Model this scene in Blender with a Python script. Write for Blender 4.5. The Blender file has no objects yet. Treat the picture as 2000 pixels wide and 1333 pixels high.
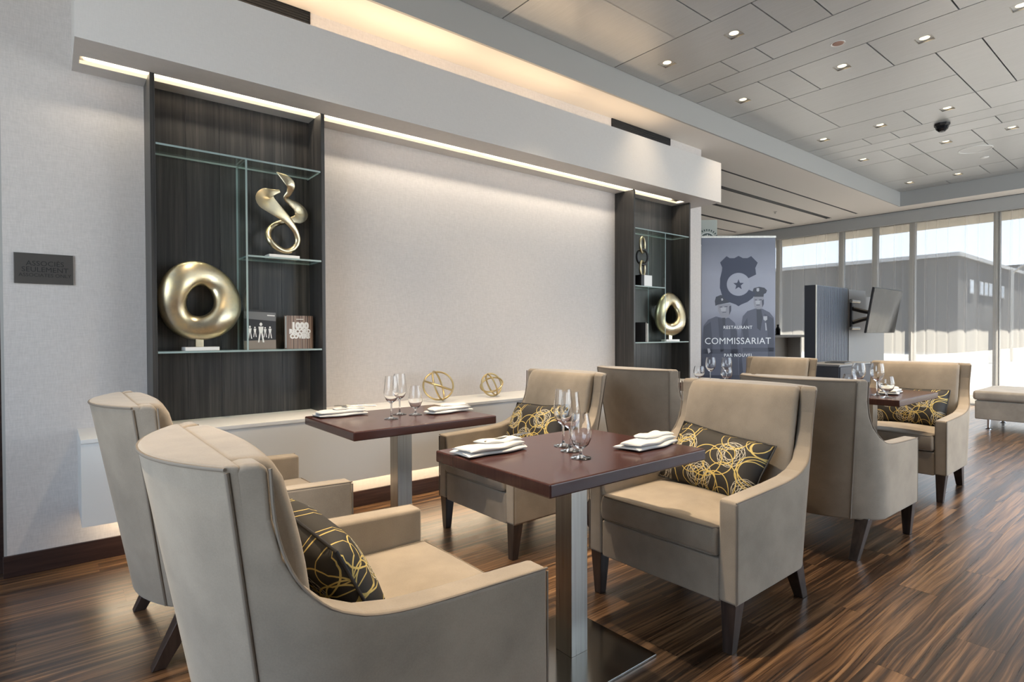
import bpy, bmesh, math, random
from mathutils import Vector, Matrix
random.seed(7)
PI = math.pi
SC = bpy.context.scene
COL = SC.collection

# ------------------------------------------------------------------ camera, sky, sun, exposure
def rot_cam():
    yaw, pitch, roll = math.radians(51.016), math.radians(-.7965), math.radians(-.1902)
    f = Vector((math.cos(yaw)*math.cos(pitch), math.sin(yaw)*math.cos(pitch), math.sin(pitch)))
    r = f.cross(Vector((0, 0, 1))).normalized(); u = r.cross(f)
    r2 = r*math.cos(roll)+u*math.sin(roll); u2 = -r*math.sin(roll)+u*math.cos(roll)
    m = Matrix((r2, u2, -f)).transposed()
    return m.to_4x4()
cam = bpy.data.cameras.new('camera'); cam.sensor_width = 36; cam.lens = 36*1116.1/2000
cam.clip_start = .02; cam.clip_end = 500
co = bpy.data.objects.new('camera', cam); COL.objects.link(co)
co.matrix_world = Matrix.Translation((0, 0, 1.17)) @ rot_cam()
SC.camera = co
SC.view_settings.view_transform = 'Standard'; SC.view_settings.look = 'None'
SC.view_settings.gamma = 1; SC.view_settings.use_curve_mapping = False
SC.view_settings.exposure = 1.5
W = bpy.data.worlds.new('sky'); SC.world = W; W.use_nodes = True
nt = W.node_tree; nt.nodes.clear()
wo = nt.nodes.new('ShaderNodeOutputWorld'); wb = nt.nodes.new('ShaderNodeBackground')
tc = nt.nodes.new('ShaderNodeTexCoord'); sx = nt.nodes.new('ShaderNodeSeparateXYZ'); cr = nt.nodes.new('ShaderNodeValToRGB')
nt.links.new(tc.outputs['Generated'], sx.inputs[0]); nt.links.new(sx.outputs['Z'], cr.inputs[0])
cr.color_ramp.elements[0].position = 0; cr.color_ramp.elements[0].color = (.88, .92, 1.0, 1)
cr.color_ramp.elements[1].position = .7; cr.color_ramp.elements[1].color = (.52, .69, 1.0, 1)
wb.inputs['Strength'].default_value = 2.3
nt.links.new(cr.outputs[0], wb.inputs[0]); nt.links.new(wb.outputs[0], wo.inputs[0])
SUN_E, SPOT_E, LED_E, COVE_E, LEDGE_E = 32.0, 130.0, 10.0, 3.0, 6.5
sl = bpy.data.lights.new('sun', 'SUN'); sl.energy = SUN_E; sl.angle = math.radians(.6); sl.color = (1, .91, .79)
so = bpy.data.objects.new('sun', sl); COL.objects.link(so)
sd = Vector((-1.0, .12, -1.50)).normalized()
so.rotation_euler = sd.to_track_quat('-Z', 'Y').to_euler(); so.location = (30, 0, 30)
def portal(name, loc, sx_, sy_, direction):
    l = bpy.data.lights.new(name, 'AREA'); l.shape = 'RECTANGLE'; l.size = sx_; l.size_y = sy_
    l.cycles.is_portal = True
    o = bpy.data.objects.new(name, l); COL.objects.link(o); o.location = loc
    o.rotation_euler = Vector(direction).to_track_quat('-Z', 'Z').to_euler()
portal('window_daylight', (11.45, 2, 1.6), 11.5, 3.0, (-1, 0, 0))
portal('rear_fill_daylight', (7.3, -2.35, 1.6), 7.8, 2.8, (0, 1, 0))  # guides sky light through the added rear windows
portal('side_window_daylight', (-1.85, 1.1, 1.6), 2.9, 2.8, (1, 0, 0))
try:
    SC.cycles.max_bounces = 28; SC.cycles.transmission_bounces = 28; SC.cycles.glossy_bounces = 6; SC.cycles.transparent_max_bounces = 24; SC.cycles.diffuse_bounces = 6
    SC.cycles.sample_clamp_indirect = 6; SC.cycles.caustics_reflective = False; SC.cycles.caustics_refractive = False
except Exception: pass

# ------------------------------------------------------------------ materials
class NT:
    def __init__(s, m): s.t = m.node_tree
    def n(s, k, **kw):
        nd = s.t.nodes.new(k)
        for a, v in kw.items(): setattr(nd, a, v)
        return nd
    def l(s, a, b): s.t.links.new(a, b)
    def math(s, op, a, b=None, c=None):
        nd = s.n('ShaderNodeMath', operation=op)
        for i, v in enumerate((a, b, c)):
            if v is None: continue
            if isinstance(v, (int, float)): nd.inputs[i].default_value = v
            else: s.l(v, nd.inputs[i])
        return nd.outputs[0]
    def mix(s, f, a, b, bt='MIX'):
        nd = s.n('ShaderNodeMix', data_type='RGBA', blend_type=bt)
        for i, v in ((0, f), (6, a), (7, b)):
            if isinstance(v, (int, float)): nd.inputs[i].default_value = v
            elif isinstance(v, tuple): nd.inputs[i].default_value = (*v[:3], 1)
            else: s.l(v, nd.inputs[i])
        return nd.outputs[2]
    def ramp(s, f, *stops):
        nd = s.n('ShaderNodeValToRGB'); e = nd.color_ramp.elements
        while len(e) < len(stops): e.new(.5)
        for el, (p, c) in zip(e, stops): el.position = p; el.color = (*c, 1)
        s.l(f, nd.inputs[0]); return nd.outputs[0]
    def noise(s, vec, scale, detail=3, rough=.5, w=None):
        nd = s.n('ShaderNodeTexNoise'); nd.inputs['Scale'].default_value = scale
        nd.inputs['Detail'].default_value = detail; nd.inputs['Roughness'].default_value = rough
        s.l(vec, nd.inputs['Vector']); return nd.outputs['Fac']
    def mapping(s, vec, scale=(1, 1, 1), loc=(0, 0, 0), rot=(0, 0, 0)):
        nd = s.n('ShaderNodeMapping'); nd.inputs['Scale'].default_value = scale
        nd.inputs['Location'].default_value = loc; nd.inputs['Rotation'].default_value = rot
        s.l(vec, nd.inputs[0]); return nd.outputs[0]
    def bump(s, h, strength, dist, bsdf):
        nd = s.n('ShaderNodeBump'); nd.inputs['Strength'].default_value = strength; nd.inputs['Distance'].default_value = dist
        s.l(h, nd.inputs['Height']); s.l(nd.outputs[0], bsdf.inputs['Normal'])
def mat(name, col=(.5, .5, .5), rough=.5, metal=0, **kw):
    m = bpy.data.materials.new(name); m.use_nodes = True
    b = m.node_tree.nodes['Principled BSDF']
    b.inputs['Base Color'].default_value = (*col, 1); b.inputs['Roughness'].default_value = rough; b.inputs['Metallic'].default_value = metal
    for k, v in kw.items():
        k = k.replace('_', ' ')
        b.inputs[k].default_value = v
    return m, NT(m), b
def objco(t): return t.n('ShaderNodeTexCoord').outputs['Object']
def geopos(t): return t.n('ShaderNodeNewGeometry').outputs['Position']
def emis(name, col, s):
    m = bpy.data.materials.new(name); m.use_nodes = True; t = NT(m); t.t.nodes.clear()
    e = t.n('ShaderNodeEmission'); e.inputs[0].default_value = (*col, 1); e.inputs[1].default_value = s
    t.l(e.outputs[0], t.n('ShaderNodeOutputMaterial').inputs[0]); return m

def m_wallpaper(name, col, grain=.05):
    m, t, b = mat(name, col, .75)
    p = geopos(t)
    a = t.noise(t.mapping(p, (260, 260, 30)), 1, 2); c = t.noise(t.mapping(p, (30, 30, 300)), 1, 2)
    f = t.math('ADD', a, c); f = t.math('MULTIPLY', f, .5)
    lo = tuple(x*(1-grain*2) for x in col); hi = tuple(min(1, x*(1+grain*2)) for x in col)
    t.l(t.ramp(f, (.3, lo), (.7, hi)), b.inputs['Base Color']); t.bump(f, .25, .002, b); return m
M = {}
M['wallpaper'] = m_wallpaper('linen wallpaper', (.59, .55, .525))
M['paint'] = mat('white paint', (.60, .585, .56), .6)[0]
M['soffit'] = m_wallpaper('soffit paint', (.61, .58, .555), .02)
M['ceilpaint'] = mat('ceiling paint', (.78, .73, .67), .7)[0]
M['bulk'] = mat('bulkhead paint', (.38, .375, .36), .6)[0]
M['black'] = mat('black void', (.012, .012, .012), .6)[0]
M['darkgap'] = mat('dark gap', (.03, .03, .03), .7)[0]
m, t, b = mat('espresso baseboard', (.030, .016, .014), .35); M['basebd'] = m
p = geopos(t); f = t.noise(t.mapping(p, (3, 3, 60)), 1, 3); t.l(t.ramp(f, (.3, (.018, .009, .008)), (.7, (.05, .025, .02))), b.inputs['Base Color'])
# dark shelf wood, vertical grain
m, t, b = mat('dark ash laminate', (.03, .027, .024), .38); M['ash'] = m
p = geopos(t); r = t.n('ShaderNodeObjectInfo').outputs['Random']
v = t.n('ShaderNodeVectorMath', operation='ADD'); t.l(p, v.inputs[0]); cb = t.n('ShaderNodeCombineXYZ'); t.l(t.math('MULTIPLY', r, 9), cb.inputs[0]); t.l(cb.outputs[0], v.inputs[1])
f = t.noise(t.mapping(v.outputs[0], (70, 70, 1.6)), 1, 4, .65)
f2 = t.noise(t.mapping(v.outputs[0], (9, 9, .5)), 1, 2)
f = t.math('ADD', t.math('MULTIPLY', f, .65), t.math('MULTIPLY', f2, .35))
t.l(t.ramp(f, (.32, (.013, .0125, .012)), (.5, (.031, .029, .0275)), (.68, (.075, .067, .060))), b.inputs['Base Color']); t.bump(f, .15, .002, b)
# floor planks
def floor_mat(name, island):
    m, t, b = mat(name, (.1, .05, .03), .3)
    p = geopos(t)
    r = t.n('ShaderNodeNewGeometry').outputs['Random Per Island'] if island else t.n('ShaderNodeObjectInfo').outputs['Random']
    cb = t.n('ShaderNodeCombineXYZ'); t.l(t.math('MULTIPLY', r, 37), cb.inputs[0]); t.l(t.math('MULTIPLY', r, 11), cb.inputs[1]); t.l(t.math('MULTIPLY', r, 23), cb.inputs[2])
    v = t.n('ShaderNodeVectorMath', operation='ADD'); t.l(p, v.inputs[0]); t.l(cb.outputs[0], v.inputs[1])
    warp = t.noise(t.mapping(v.outputs[0], (1.3, 7, 1)), 1, 2)
    cw = t.n('ShaderNodeCombineXYZ'); t.l(t.math('MULTIPLY', warp, .06), cw.inputs[1])
    v2 = t.n('ShaderNodeVectorMath', operation='ADD'); t.l(v.outputs[0], v2.inputs[0]); t.l(cw.outputs[0], v2.inputs[1])
    g = t.noise(t.mapping(v2.outputs[0], (1.6, 105, 1)), 1, 5, .65)
    g2 = t.noise(t.mapping(v2.outputs[0], (.8, 30, 1)), 1, 4, .6)
    f = t.math('ADD', t.math('MULTIPLY', g, .5), t.math('MULTIPLY', g2, .5))
    f = t.math('ADD', f, t.math('MULTIPLY', t.math('SUBTRACT', r, .5), .05))
    c = t.ramp(f, (.40, (.017, .009, .005)), (.475, (.054, .027, .013)), (.53, (.125, .065, .030)), (.62, (.26, .145, .070)))
    t.l(c, b.inputs['Base Color'])
    t.l(t.math('ADD', t.math('MULTIPLY', g, .22), .20), b.inputs['Roughness'])
    b.inputs['Coat Weight'].default_value = .45; b.inputs['Coat Roughness'].default_value = .24; b.inputs['Specular IOR Level'].default_value = .7
    t.bump(g, .3, .002, b); return m
M['plank'] = floor_mat('walnut plank', False); M['plankstuff'] = floor_mat('walnut plank joined', True)
# metal ceiling tile
m, t, b = mat('brushed ceiling tile', (.46, .455, .44), .36, .5); M['tile'] = m
p = geopos(t); r = t.n('ShaderNodeObjectInfo').outputs['Random']
f = t.noise(t.mapping(p, (220, 5, 1)), 1, 3)
k = t.math('ADD', t.math('MULTIPLY', f, .22), t.math('MULTIPLY', r, .12)); k = t.math('ADD', k, .72)
cc = t.n('ShaderNodeMix', data_type='RGBA', blend_type='MULTIPLY'); cc.inputs[0].default_value = 1; cc.inputs[6].default_value = (.57, .565, .555, 1); t.l(k, cc.inputs[7]); t.l(cc.outputs[2], b.inputs['Base Color'])
t.bump(f, .08, .001, b)
# velvet
def velvet(name, col):
    m, t, b = mat(name, col, .85)
    p = objco(t)
    a = t.noise(p, 5, 3, .6); c = t.noise(p, 260, 2)
    f = t.math('ADD', t.math('MULTIPLY', a, .8), t.math('MULTIPLY', c, .2))
    t.l(t.ramp(f, (.34, tuple(x*.78 for x in col)), (.62, tuple(x*1.08 for x in col))), b.inputs['Base Color'])
    b.inputs['Sheen Weight'].default_value = .45; b.inputs['Sheen Roughness'].default_value = .4; b.inputs['Sheen Tint'].default_value = (.8, .76, .7, 1)
    t.bump(c, .15, .001, b); return m
M['velvet'] = velvet('taupe velvet', (.295, .245, .19))
M['piping'] = mat('dark velvet piping', (.19, .155, .12), .7)[0]
M['ottofab'] = velvet('beige leatherette', (.40, .35, .29))
m, t, b = mat('dark stained leg', (.028, .019, .015), .3); M['leg'] = m
f = t.noise(t.mapping(objco(t), (50, 50, 4)), 1, 3); t.l(t.ramp(f, (.3, (.018, .012, .010)), (.7, (.05, .034, .028))), b.inputs['Base Color'])
m, t, b = mat('mahogany tabletop', (.05, .018, .014), .2, 0, Specular_IOR_Level=.35); M['mahog'] = m
f = t.noise(t.mapping(objco(t), (2, 70, 2)), 1, 4, .6); t.l(t.ramp(f, (.3, (.042, .015, .012)), (.7, (.066, .025, .019))), b.inputs['Base Color'])
b.inputs['Coat Weight'].default_value = .12; b.inputs['Coat Roughness'].default_value = .1
m, t, b = mat('brushed steel', (.55, .53, .49), .28, 1); M['steel'] = m
f = t.noise(t.mapping(objco(t), (160, 160, 2)), 1, 3); t.l(t.math('ADD', t.math('MULTIPLY', f, .25), .2), b.inputs['Roughness']); t.l(t.ramp(f, (.2, (.30, .28, .25)), (.8, (.44, .42, .38))), b.inputs['Base Color'])
M['polished'] = mat('polished dark steel', (.30, .29, .27), .14, 1)[0]
M['chrome'] = mat('chrome', (.75, .75, .76), .12, 1)[0]
m, t, b = mat('gold leaf', (.62, .52, .33), .32, 1); M['gold'] = m
f = t.noise(objco(t), 9, 5, .65); t.l(t.ramp(f, (.3, (.46, .41, .31)), (.5, (.62, .54, .38)), (.72, (.74, .60, .34))), b.inputs['Base Color'])
t.l(t.math('ADD', t.math('MULTIPLY', f, .25), .2), b.inputs['Roughness']); t.bump(f, .12, .01, b)
M['brass'] = mat('brushed brass', (.52, .40, .20), .3, 1)[0]
M['marble'] = mat('white marble', (.78, .77, .75), .3)[0]
M['white'] = mat('matt white lacquer', (.72, .71, .69), .45)[0]
M['linen'] = mat('white linen', (.60, .585, .56), .8)[0]
M['blackmetal'] = mat('black metal', (.02, .02, .022), .4, .3)[0]
M['blackgloss'] = mat('black glass screen', (.010, .010, .012), .06, 0, Specular_IOR_Level=.3)[0]
M['signplate'] = mat('dark anodised plate', (.115, .105, .098), .35, .6)[0]
M['ink'] = mat('black ink', (.012, .011, .012), .5)[0]
def thin_glass(name, tint, refl=1.0, rough=0.0, power=5.0, base=.035):
    m = bpy.data.materials.new(name); m.use_nodes = True; t = NT(m); t.t.nodes.clear()
    tr = t.n('ShaderNodeBsdfTransparent'); tr.inputs[0].default_value = (*tint, 1)
    gl = t.n('ShaderNodeBsdfGlossy'); gl.inputs['Roughness'].default_value = rough
    fr = t.n('ShaderNodeLayerWeight'); fr.inputs[0].default_value = .5   # two sided fresnel-like curve
    fa = t.math('ADD', t.math('MULTIPLY', t.math('POWER', fr.outputs['Facing'], power), .8), base)
    mx = t.n('ShaderNodeMixShader'); t.l(t.math('MULTIPLY', fa, refl), mx.inputs[0]); t.l(tr.outputs[0], mx.inputs[1]); t.l(gl.outputs[0], mx.inputs[2])
    t.l(mx.outputs[0], t.n('ShaderNodeOutputMaterial').inputs[0]); return m
M['pane'] = thin_glass('window pane', (.95, .98, .97), .7); M['tinted'] = thin_glass('sky dimming pane', (.50, .52, .53), .7)  # second pane's tint is added to dim the sky outside; other panes stay clear
M['shelfglass'] = thin_glass('clear shelf glass', (.90, .95, .93), .8)
M['glassedge'] = mat('polished glass edge', (.30, .38, .375), .1)[0]
m, t, b = mat('crystal', (1, 1, 1), .0); b.inputs['Transmission Weight'].default_value = 1; b.inputs['IOR'].default_value = 1.46; M['crystal'] = m
# sheer curtain
m = bpy.data.materials.new('sheer voile'); m.use_nodes = True; t = NT(m); t.t.nodes.clear(); M['sheer'] = m
tr = t.n('ShaderNodeBsdfTransparent'); tr.inputs[0].default_value = (.97, .96, .94, 1)
tl = t.n('ShaderNodeBsdfTranslucent'); tl.inputs[0].default_value = (.80, .74, .66, 1)
df = t.n('ShaderNodeBsdfDiffuse'); df.inputs[0].default_value = (.62, .60, .57, 1)
m1 = t.n('ShaderNodeMixShader'); m1.inputs[0].default_value = .4; t.l(tl.outputs[0], m1.inputs[1]); t.l(df.outputs[0], m1.inputs[2])
lw = t.n('ShaderNodeLayerWeight'); lw.inputs[0].default_value = .25
m2 = t.n('ShaderNodeMixShader'); t.l(t.math('MINIMUM', t.math('ADD', t.math('MULTIPLY', lw.outputs['Facing'], .5), .32), .85), m2.inputs[0]); t.l(tr.outputs[0], m2.inputs[1]); t.l(m1.outputs[0], m2.inputs[2])
t.l(m2.outputs[0], t.n('ShaderNodeOutputMaterial').inputs[0])
M['mullion'] = mat('painted mullion', (.26, .255, .245), .5)[0]
m, t, b = mat('grey fluted panel', (.13, .15, .185), .45); M['panel'] = m
M['panelside'] = mat('dark blue grey laminate', (.045, .05, .065), .45)[0]
M['panelback'] = mat('grey laminate', (.26, .26, .26), .5)[0]
M['led'] = emis('led diffuser', (1, .82, .52), .5)
M['lens'] = emis('downlight lens', (1, .78, .46), 1.6)
# patterned pillow
def pillow_mat():
    m, t, b = mat('black cushion with loops', (.02, .017, .014), .7)
    uv = t.n('ShaderNodeTexCoord').outputs['UV']
    uvm = t.n('ShaderNodeVectorMath', operation='MULTIPLY'); t.l(uv, uvm.inputs[0]); uvm.inputs[1].default_value = (.48, .30, 0)
    base = uvm.outputs[0]
    def ring(c, r, w, sq=(1, 1)):
        d = t.n('ShaderNodeVectorMath', operation='SUBTRACT'); t.l(base, d.inputs[0]); d.inputs[1].default_value = (*c, 0)
        if sq != (1, 1):
            q = t.n('ShaderNodeVectorMath', operation='MULTIPLY'); t.l(d.outputs[0], q.inputs[0]); q.inputs[1].default_value = (*sq, 0); d = q
        ln = t.n('ShaderNodeVectorMath', operation='LENGTH'); t.l(d.outputs[0], ln.inputs[0])
        return t.math('LESS_THAN', t.math('ABSOLUTE', t.math('SUBTRACT', ln.outputs['Value'], r)), w)
    rnd = random.Random(3)
    def chain(lst):
        o = lst[0]
        for q in lst[1:]: o = t.math('MAXIMUM', o, q)
        return o
    ye = [ring((rnd.uniform(0, .48), rnd.uniform(0, .30)), rnd.uniform(.035, .085), .0021, (rnd.uniform(.8, 1.25), rnd.uniform(.8, 1.3))) for _ in range(26)]
    wh = []
    for c in ((.11, .17), (.345, .19), (.235, .06), (.46, .05), (.02, .03)):
        for k in range(8):
            a = k*PI/4+.2
            wh.append(ring((c[0]+.018*math.cos(a), c[1]+.018*math.sin(a)), .044, .00085))
    y, w = chain(ye), chain(wh)
    c = t.mix(w, (.018, .015, .012), (.62, .58, .47)); c = t.mix(y, c, (.56, .42, .13))
    t.l(c, b.inputs['Base Color']); return m
M['pillow'] = pillow_mat()

# ------------------------------------------------------------------ mesh helpers
WN = [False]
def mesh_obj(name, bm, m=None, parent=None, smooth=None, mats=None):
    me = bpy.data.meshes.new(name); bmesh.ops.recalc_face_normals(bm, faces=bm.faces[:]); bm.to_mesh(me); bm.free()
    for q in (mats or ([m] if m else [])): me.materials.append(q)
    if smooth is not None:
        me.polygons.foreach_set('use_smooth', [True]*len(me.polygons))
        me.set_sharp_from_angle(angle=math.radians(smooth))
    o = bpy.data.objects.new(name, me); COL.objects.link(o)
    if WN[0] and smooth is not None: o.modifiers.new('weighted', 'WEIGHTED_NORMAL').keep_sharp = True
    WN[0] = False
    if parent: o.parent = parent
    return o
def tag(o, label=None, cat=None, group=None, kind=None):
    if label: o['label'] = label
    if cat: o['category'] = cat
    if group: o['group'] = group
    if kind: o['kind'] = kind
    return o
def thing(name, label, cat, loc=(0, 0, 0), rz=0, group=None):
    o = bpy.data.objects.new(name, None); COL.objects.link(o); o.location = loc; o.rotation_euler = (0, 0, rz); o.empty_display_size = .1
    return tag(o, label, cat, group)
def dup(root, loc, rz, label, group=None):
    r = root.copy(); COL.objects.link(r); r.location = loc; r.rotation_euler = (0, 0, rz); r['label'] = label
    if group: r['group'] = group
    for ch in list(root.children):
        c = ch.copy(); COL.objects.link(c); c.parent = r
        for g in ch.children:
            d = g.copy(); COL.objects.link(d); d.parent = c
    return r
def box(bm, x0, x1, y0, y1, z0, z1, mi=0):
    v = [bm.verts.new(p) for p in ((x0, y0, z0), (x1, y0, z0), (x1, y1, z0), (x0, y1, z0), (x0, y0, z1), (x1, y0, z1), (x1, y1, z1), (x0, y1, z1))]
    fs = []
    for f in ((3, 2, 1, 0), (4, 5, 6, 7), (0, 1, 5, 4), (1, 2, 6, 5), (2, 3, 7, 6), (3, 0, 4, 7)):
        q = bm.faces.new([v[i] for i in f]); q.material_index = mi; fs.append(q)
    return v
def hexa(bm, bot, top):
    v = [bm.verts.new(p) for p in list(bot)+list(top)]; n = len(bot)
    bm.faces.new(v[:n][::-1]); bm.faces.new(v[n:])
    for i in range(n): bm.faces.new((v[i], v[(i+1) % n], v[n+(i+1) % n], v[n+i]))
def bevel(bm, off, seg=2, ang=35):
    WN[0] = True
    bm.normal_update()
    bmesh.ops.recalc_face_normals(bm, faces=bm.faces[:])
    es = [e for e in bm.edges if len(e.link_faces) == 2 and e.calc_face_angle(0) > math.radians(ang)]
    bmesh.ops.bevel(bm, geom=es, offset=off, offset_type='OFFSET', segments=seg, profile=.5, affect='EDGES', clamp_overlap=True)
def B(name, x0, x1, y0, y1, z0, z1, m, parent=None, bv=0, seg=2, smooth=None):
    bm = bmesh.new(); box(bm, x0, x1, y0, y1, z0, z1)
    if bv: bevel(bm, bv, seg); smooth = smooth or 40
    return mesh_obj(name, bm, m, parent, smooth)
def prism(bm, pts, axis, a, b):
    def P(p, k): return {'y': (p[0], k, p[1]), 'x': (k, p[0], p[1]), 'z': (p[0], p[1], k)}[axis]
    hexa(bm, [P(p, a) for p in pts], [P(p, b) for p in pts])
def lathe(bm, prof, n=24, c=(0, 0, 0)):
    rings = []
    for r, z in prof:
        if r < 1e-6: rings.append([bm.verts.new((c[0], c[1], c[2]+z))])
        else: rings.append([bm.verts.new((c[0]+r*math.cos(2*PI*i/n), c[1]+r*math.sin(2*PI*i/n), c[2]+z)) for i in range(n)])
    for A, Bq in zip(rings, rings[1:]):
        for i in range(n):
            j = (i+1) % n
            if len(A) == 1 and len(Bq) == 1: continue
            if len(A) == 1: bm.faces.new((A[0], Bq[i], Bq[j]))
            elif len(Bq) == 1: bm.faces.new((A[i], A[j], Bq[0]))
            else: bm.faces.new((A[i], A[j], Bq[j], Bq[i]))
def tube(bm, path, r, n=8, closed=False, frames=None):
    path = [Vector(p) for p in path]; N = len(path); rings = []
    up = None
    for i, p in enumerate(path):
        a = path[(i-1) % N] if closed or i > 0 else p; c = path[(i+1) % N] if closed or i < N-1 else p
        tg = (c-a).normalized()
        if up is None:
            up = Vector((0, 0, 1)) if abs(tg.z) < .9 else Vector((1, 0, 0))
        s = tg.cross(up).normalized(); up = s.cross(tg).normalized()
        if frames:
            (r1, r2) = frames[i]; ax1 = Vector((0, 1, 0)); ax2 = tg.cross(ax1).normalized()
        else: r1 = r2 = r; ax1, ax2 = s, up
        rings.append([bm.verts.new(p+ax1*r1*math.cos(2*PI*k/n)+ax2*r2*math.sin(2*PI*k/n)) for k in range(n)])
    m = N if closed else N-1
    for i in range(m):
        A, Bq = rings[i], rings[(i+1) % N]
        for k in range(n): bm.faces.new((A[k], A[(k+1) % n], Bq[(k+1) % n], Bq[k]))
    if not closed: bm.faces.new(rings[0][::-1]); bm.faces.new(rings[-1])
def spline(pts, n):
    pts = [Vector(p) for p in pts]; out = []
    for i in range(len(pts)-1):
        p0 = pts[max(i-1, 0)]; p1 = pts[i]; p2 = pts[i+1]; p3 = pts[min(i+2, len(pts)-1)]
        for k in range(n):
            u = k/n
            out.append(.5*((2*p1)+(p2-p0)*u+(2*p0-5*p1+4*p2-p3)*u*u+(3*p1-p0-3*p2+p3)*u**3))
    out.append(pts[-1]); return out
def text(name, body, size, mtx, m, parent, extrude=.0006, offset=0., align='CENTER', space=1., sx=1.):
    cu = bpy.data.curves.new(name, 'FONT'); cu.body = body; cu.size = size; cu.extrude = extrude; cu.align_x = align; cu.align_y = 'CENTER'; cu.offset = offset; cu.space_character = space; cu.resolution_u = 3
    o = bpy.data.objects.new(name, cu); COL.objects.link(o)
    dg = bpy.context.evaluated_depsgraph_get(); me = bpy.data.meshes.new_from_object(o.evaluated_get(dg))
    bpy.data.objects.remove(o)
    me.materials.clear(); me.materials.append(m)
    o = bpy.data.objects.new(name, me); COL.objects.link(o)
    if parent: o.parent = parent
    o.matrix_local = mtx @ Matrix.Diagonal((sx, 1, 1, 1)); return o
def flat(name, polys, th, mtx, m, parent):
    """flat print: polygons in local xy, thickness th along z"""
    if name.startswith('officer_') and len(polys) == 2:
        flat(name, polys[:1], th, mtx, m, parent); return flat(name, polys[1:]+[], th, mtx, m, parent)
    bm = bmesh.new()
    for p in polys: prism(bm, p, 'z', 0, th)
    o = mesh_obj(name, bm, m, parent); o.matrix_local = mtx; return o
def circ(cx, cy, rx, ry, n=20, a0=0, a1=2*PI): return [(cx+rx*math.cos(a0+(a1-a0)*i/n), cy+ry*math.sin(a0+(a1-a0)*i/n)) for i in range(n if abs(a1-a0-2*PI) < 1e-6 else n+1)]
FACE_NY = Matrix(((1, 0, 0, 0), (0, 0, -1, 0), (0, 1, 0, 0), (0, 0, 0, 1)))   # local xy -> x,z ; local z -> -y

# ------------------------------------------------------------------ room shell
XW, XL, YW, YC, YE = 11.25, -1.7, 3.655, -2.3, 7.6
ZC, ZT = 3.215, 3.445
S = dict(kind='structure')
fl = tag(B('floor', XL, XW+.40, YC-.1, YE, -.12, -.010, M['basebd']), kind='structure')
def plank_mesh(L, Wd):
    bm = bmesh.new(); box(bm, 0, L, 0, Wd, -.010, 0)
    me = bpy.data.meshes.new('plank'); bm.to_mesh(me); bm.free(); me.materials.append(M['plank']); return me
PW, PL = .1485, 1.22
full = plank_mesh(PL-.0006, PW-.0006)
y = .472-4*PW; row = 0; stuff = bmesh.new()
while y < YE-.05:
    off = (row*.43) % 1.22; x = XL-off
    wd = min(PW, YE-y)
    while x < XW:
        a, b_ = max(x, XL), min(x+PL, XW+.35)
        if b_-a > .03:
            near = y < 3.66
            if near and b_ > -.35:
                me = full if (b_-a > PL-.01) else plank_mesh(b_-a-.0006, PW-.0006)
                o = bpy.data.objects.new('plank', me); COL.objects.link(o); o.parent = fl; o.location = (a, y, 0)
            else: box(stuff, a, b_-.0012, y, y+wd-.0012, -.010, 0)
        x += PL
    y += PW; row += 1
y = .472-5*PW; row = 1
while y > YC:
    x = XL-(row*.47 % 1.22)
    while x < XW:
        a, b_ = max(x, XL), min(x+PL, XW+.35)
        if b_-a > .03: box(stuff, a, b_-.0012, y, y+PW-.0012, -.010, 0)
        x += PL
    y -= PW; row += 1
tag(mesh_obj('plank_field', stuff, M['plankstuff'], fl), kind='stuff')

wb_ = tag(B('wall_back', -.17, 5.69, YW, YW+.25, 0, 3.6, M['wallpaper']), kind='structure')
B('corner_trim', -.182, -.1701, YW+.001, YW+.06, 0.1, 3.6, M['bulk'], wb_)
lw_ = tag(B('wall_left', XL-.2, XL, 2.7, YE, 0, 3.6, M['paint']), kind='structure')
B('wall_panel', XL-.2, XL, YC, 2.7, 2.95, 3.6, M['paint'], lw_); B('wall_panel', XL-.2, XL, YC, 2.7, 0, .60, M['paint'], lw_); B('wall_panel', XL-.2, XL, YC, -.3, .25, 2.95, M['paint'], lw_); B('wall_panel', XL-.2, XL, 2.5, 2.7, .25, 2.95, M['paint'], lw_)
for k in range(3): B('mullion', XL-.12, XL-.04, -.3+k*1.4-.03, -.3+k*1.4+.03, .25, 2.95, M['mullion'], lw_)
B('pane', XL-.08, XL-.075, -.3, 2.5, .25, 2.95, M['pane'], lw_)
tag(B('wall_end', XL, XW+.3, YE, YE+.2, 0, 3.6, M['paint']), kind='structure')
tag(B('wall_corridor', XL, -.17, YW+.10, YW+.25, 2.2, 3.6, M['paint']), kind='structure')
dr = tag(B('door_1', -1.05, -.20, YW+.14, YW+.18, .005, 2.2, M['ash']), kind='structure')
B('door_frame', -.23, -.185, YW+.08, YW+.2, 0, 2.2, M['basebd'], dr)
B('door_handle', -.95, -.83, YW+.09, YW+.14, 1.0, 1.02, M['chrome'], dr)
tag(B('wall_recess', XL, -1.05, YW+.10, YW+.25, 0, 2.2, M['paint']), kind='structure')
# baseboard
bb = tag(B('baseboard_back', -.185, 5.70, YW-.016, YW, 0, .105, M['basebd'], bv=.003), kind='structure')
# rear wall behind the camera; its unseen windows are added for fill daylight
rw = tag(B('wall_rear', XL, XW+.3, YC-.15, YC, 3.05, 3.6, M['paint']), kind='structure')
B('wall_panel', XL, 3.4, YC-.15, YC, 0, 3.05, M['paint'], rw); B('wall_panel', 11.2, XW+.3, YC-.15, YC, 0, 3.05, M['paint'], rw); B('wall_panel', 3.4, 11.2, YC-.15, YC, 0, .25, M['paint'], rw)
for k in range(7):
    xx = 3.4+k*1.3; B('mullion', xx-.03, xx+.03, YC-.12, YC-.02, .25, 3.05, M['mullion'], rw)
B('pane', 3.4, 11.2, YC-.075, YC-.07, .25, 3.05, M['pane'], rw)
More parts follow.
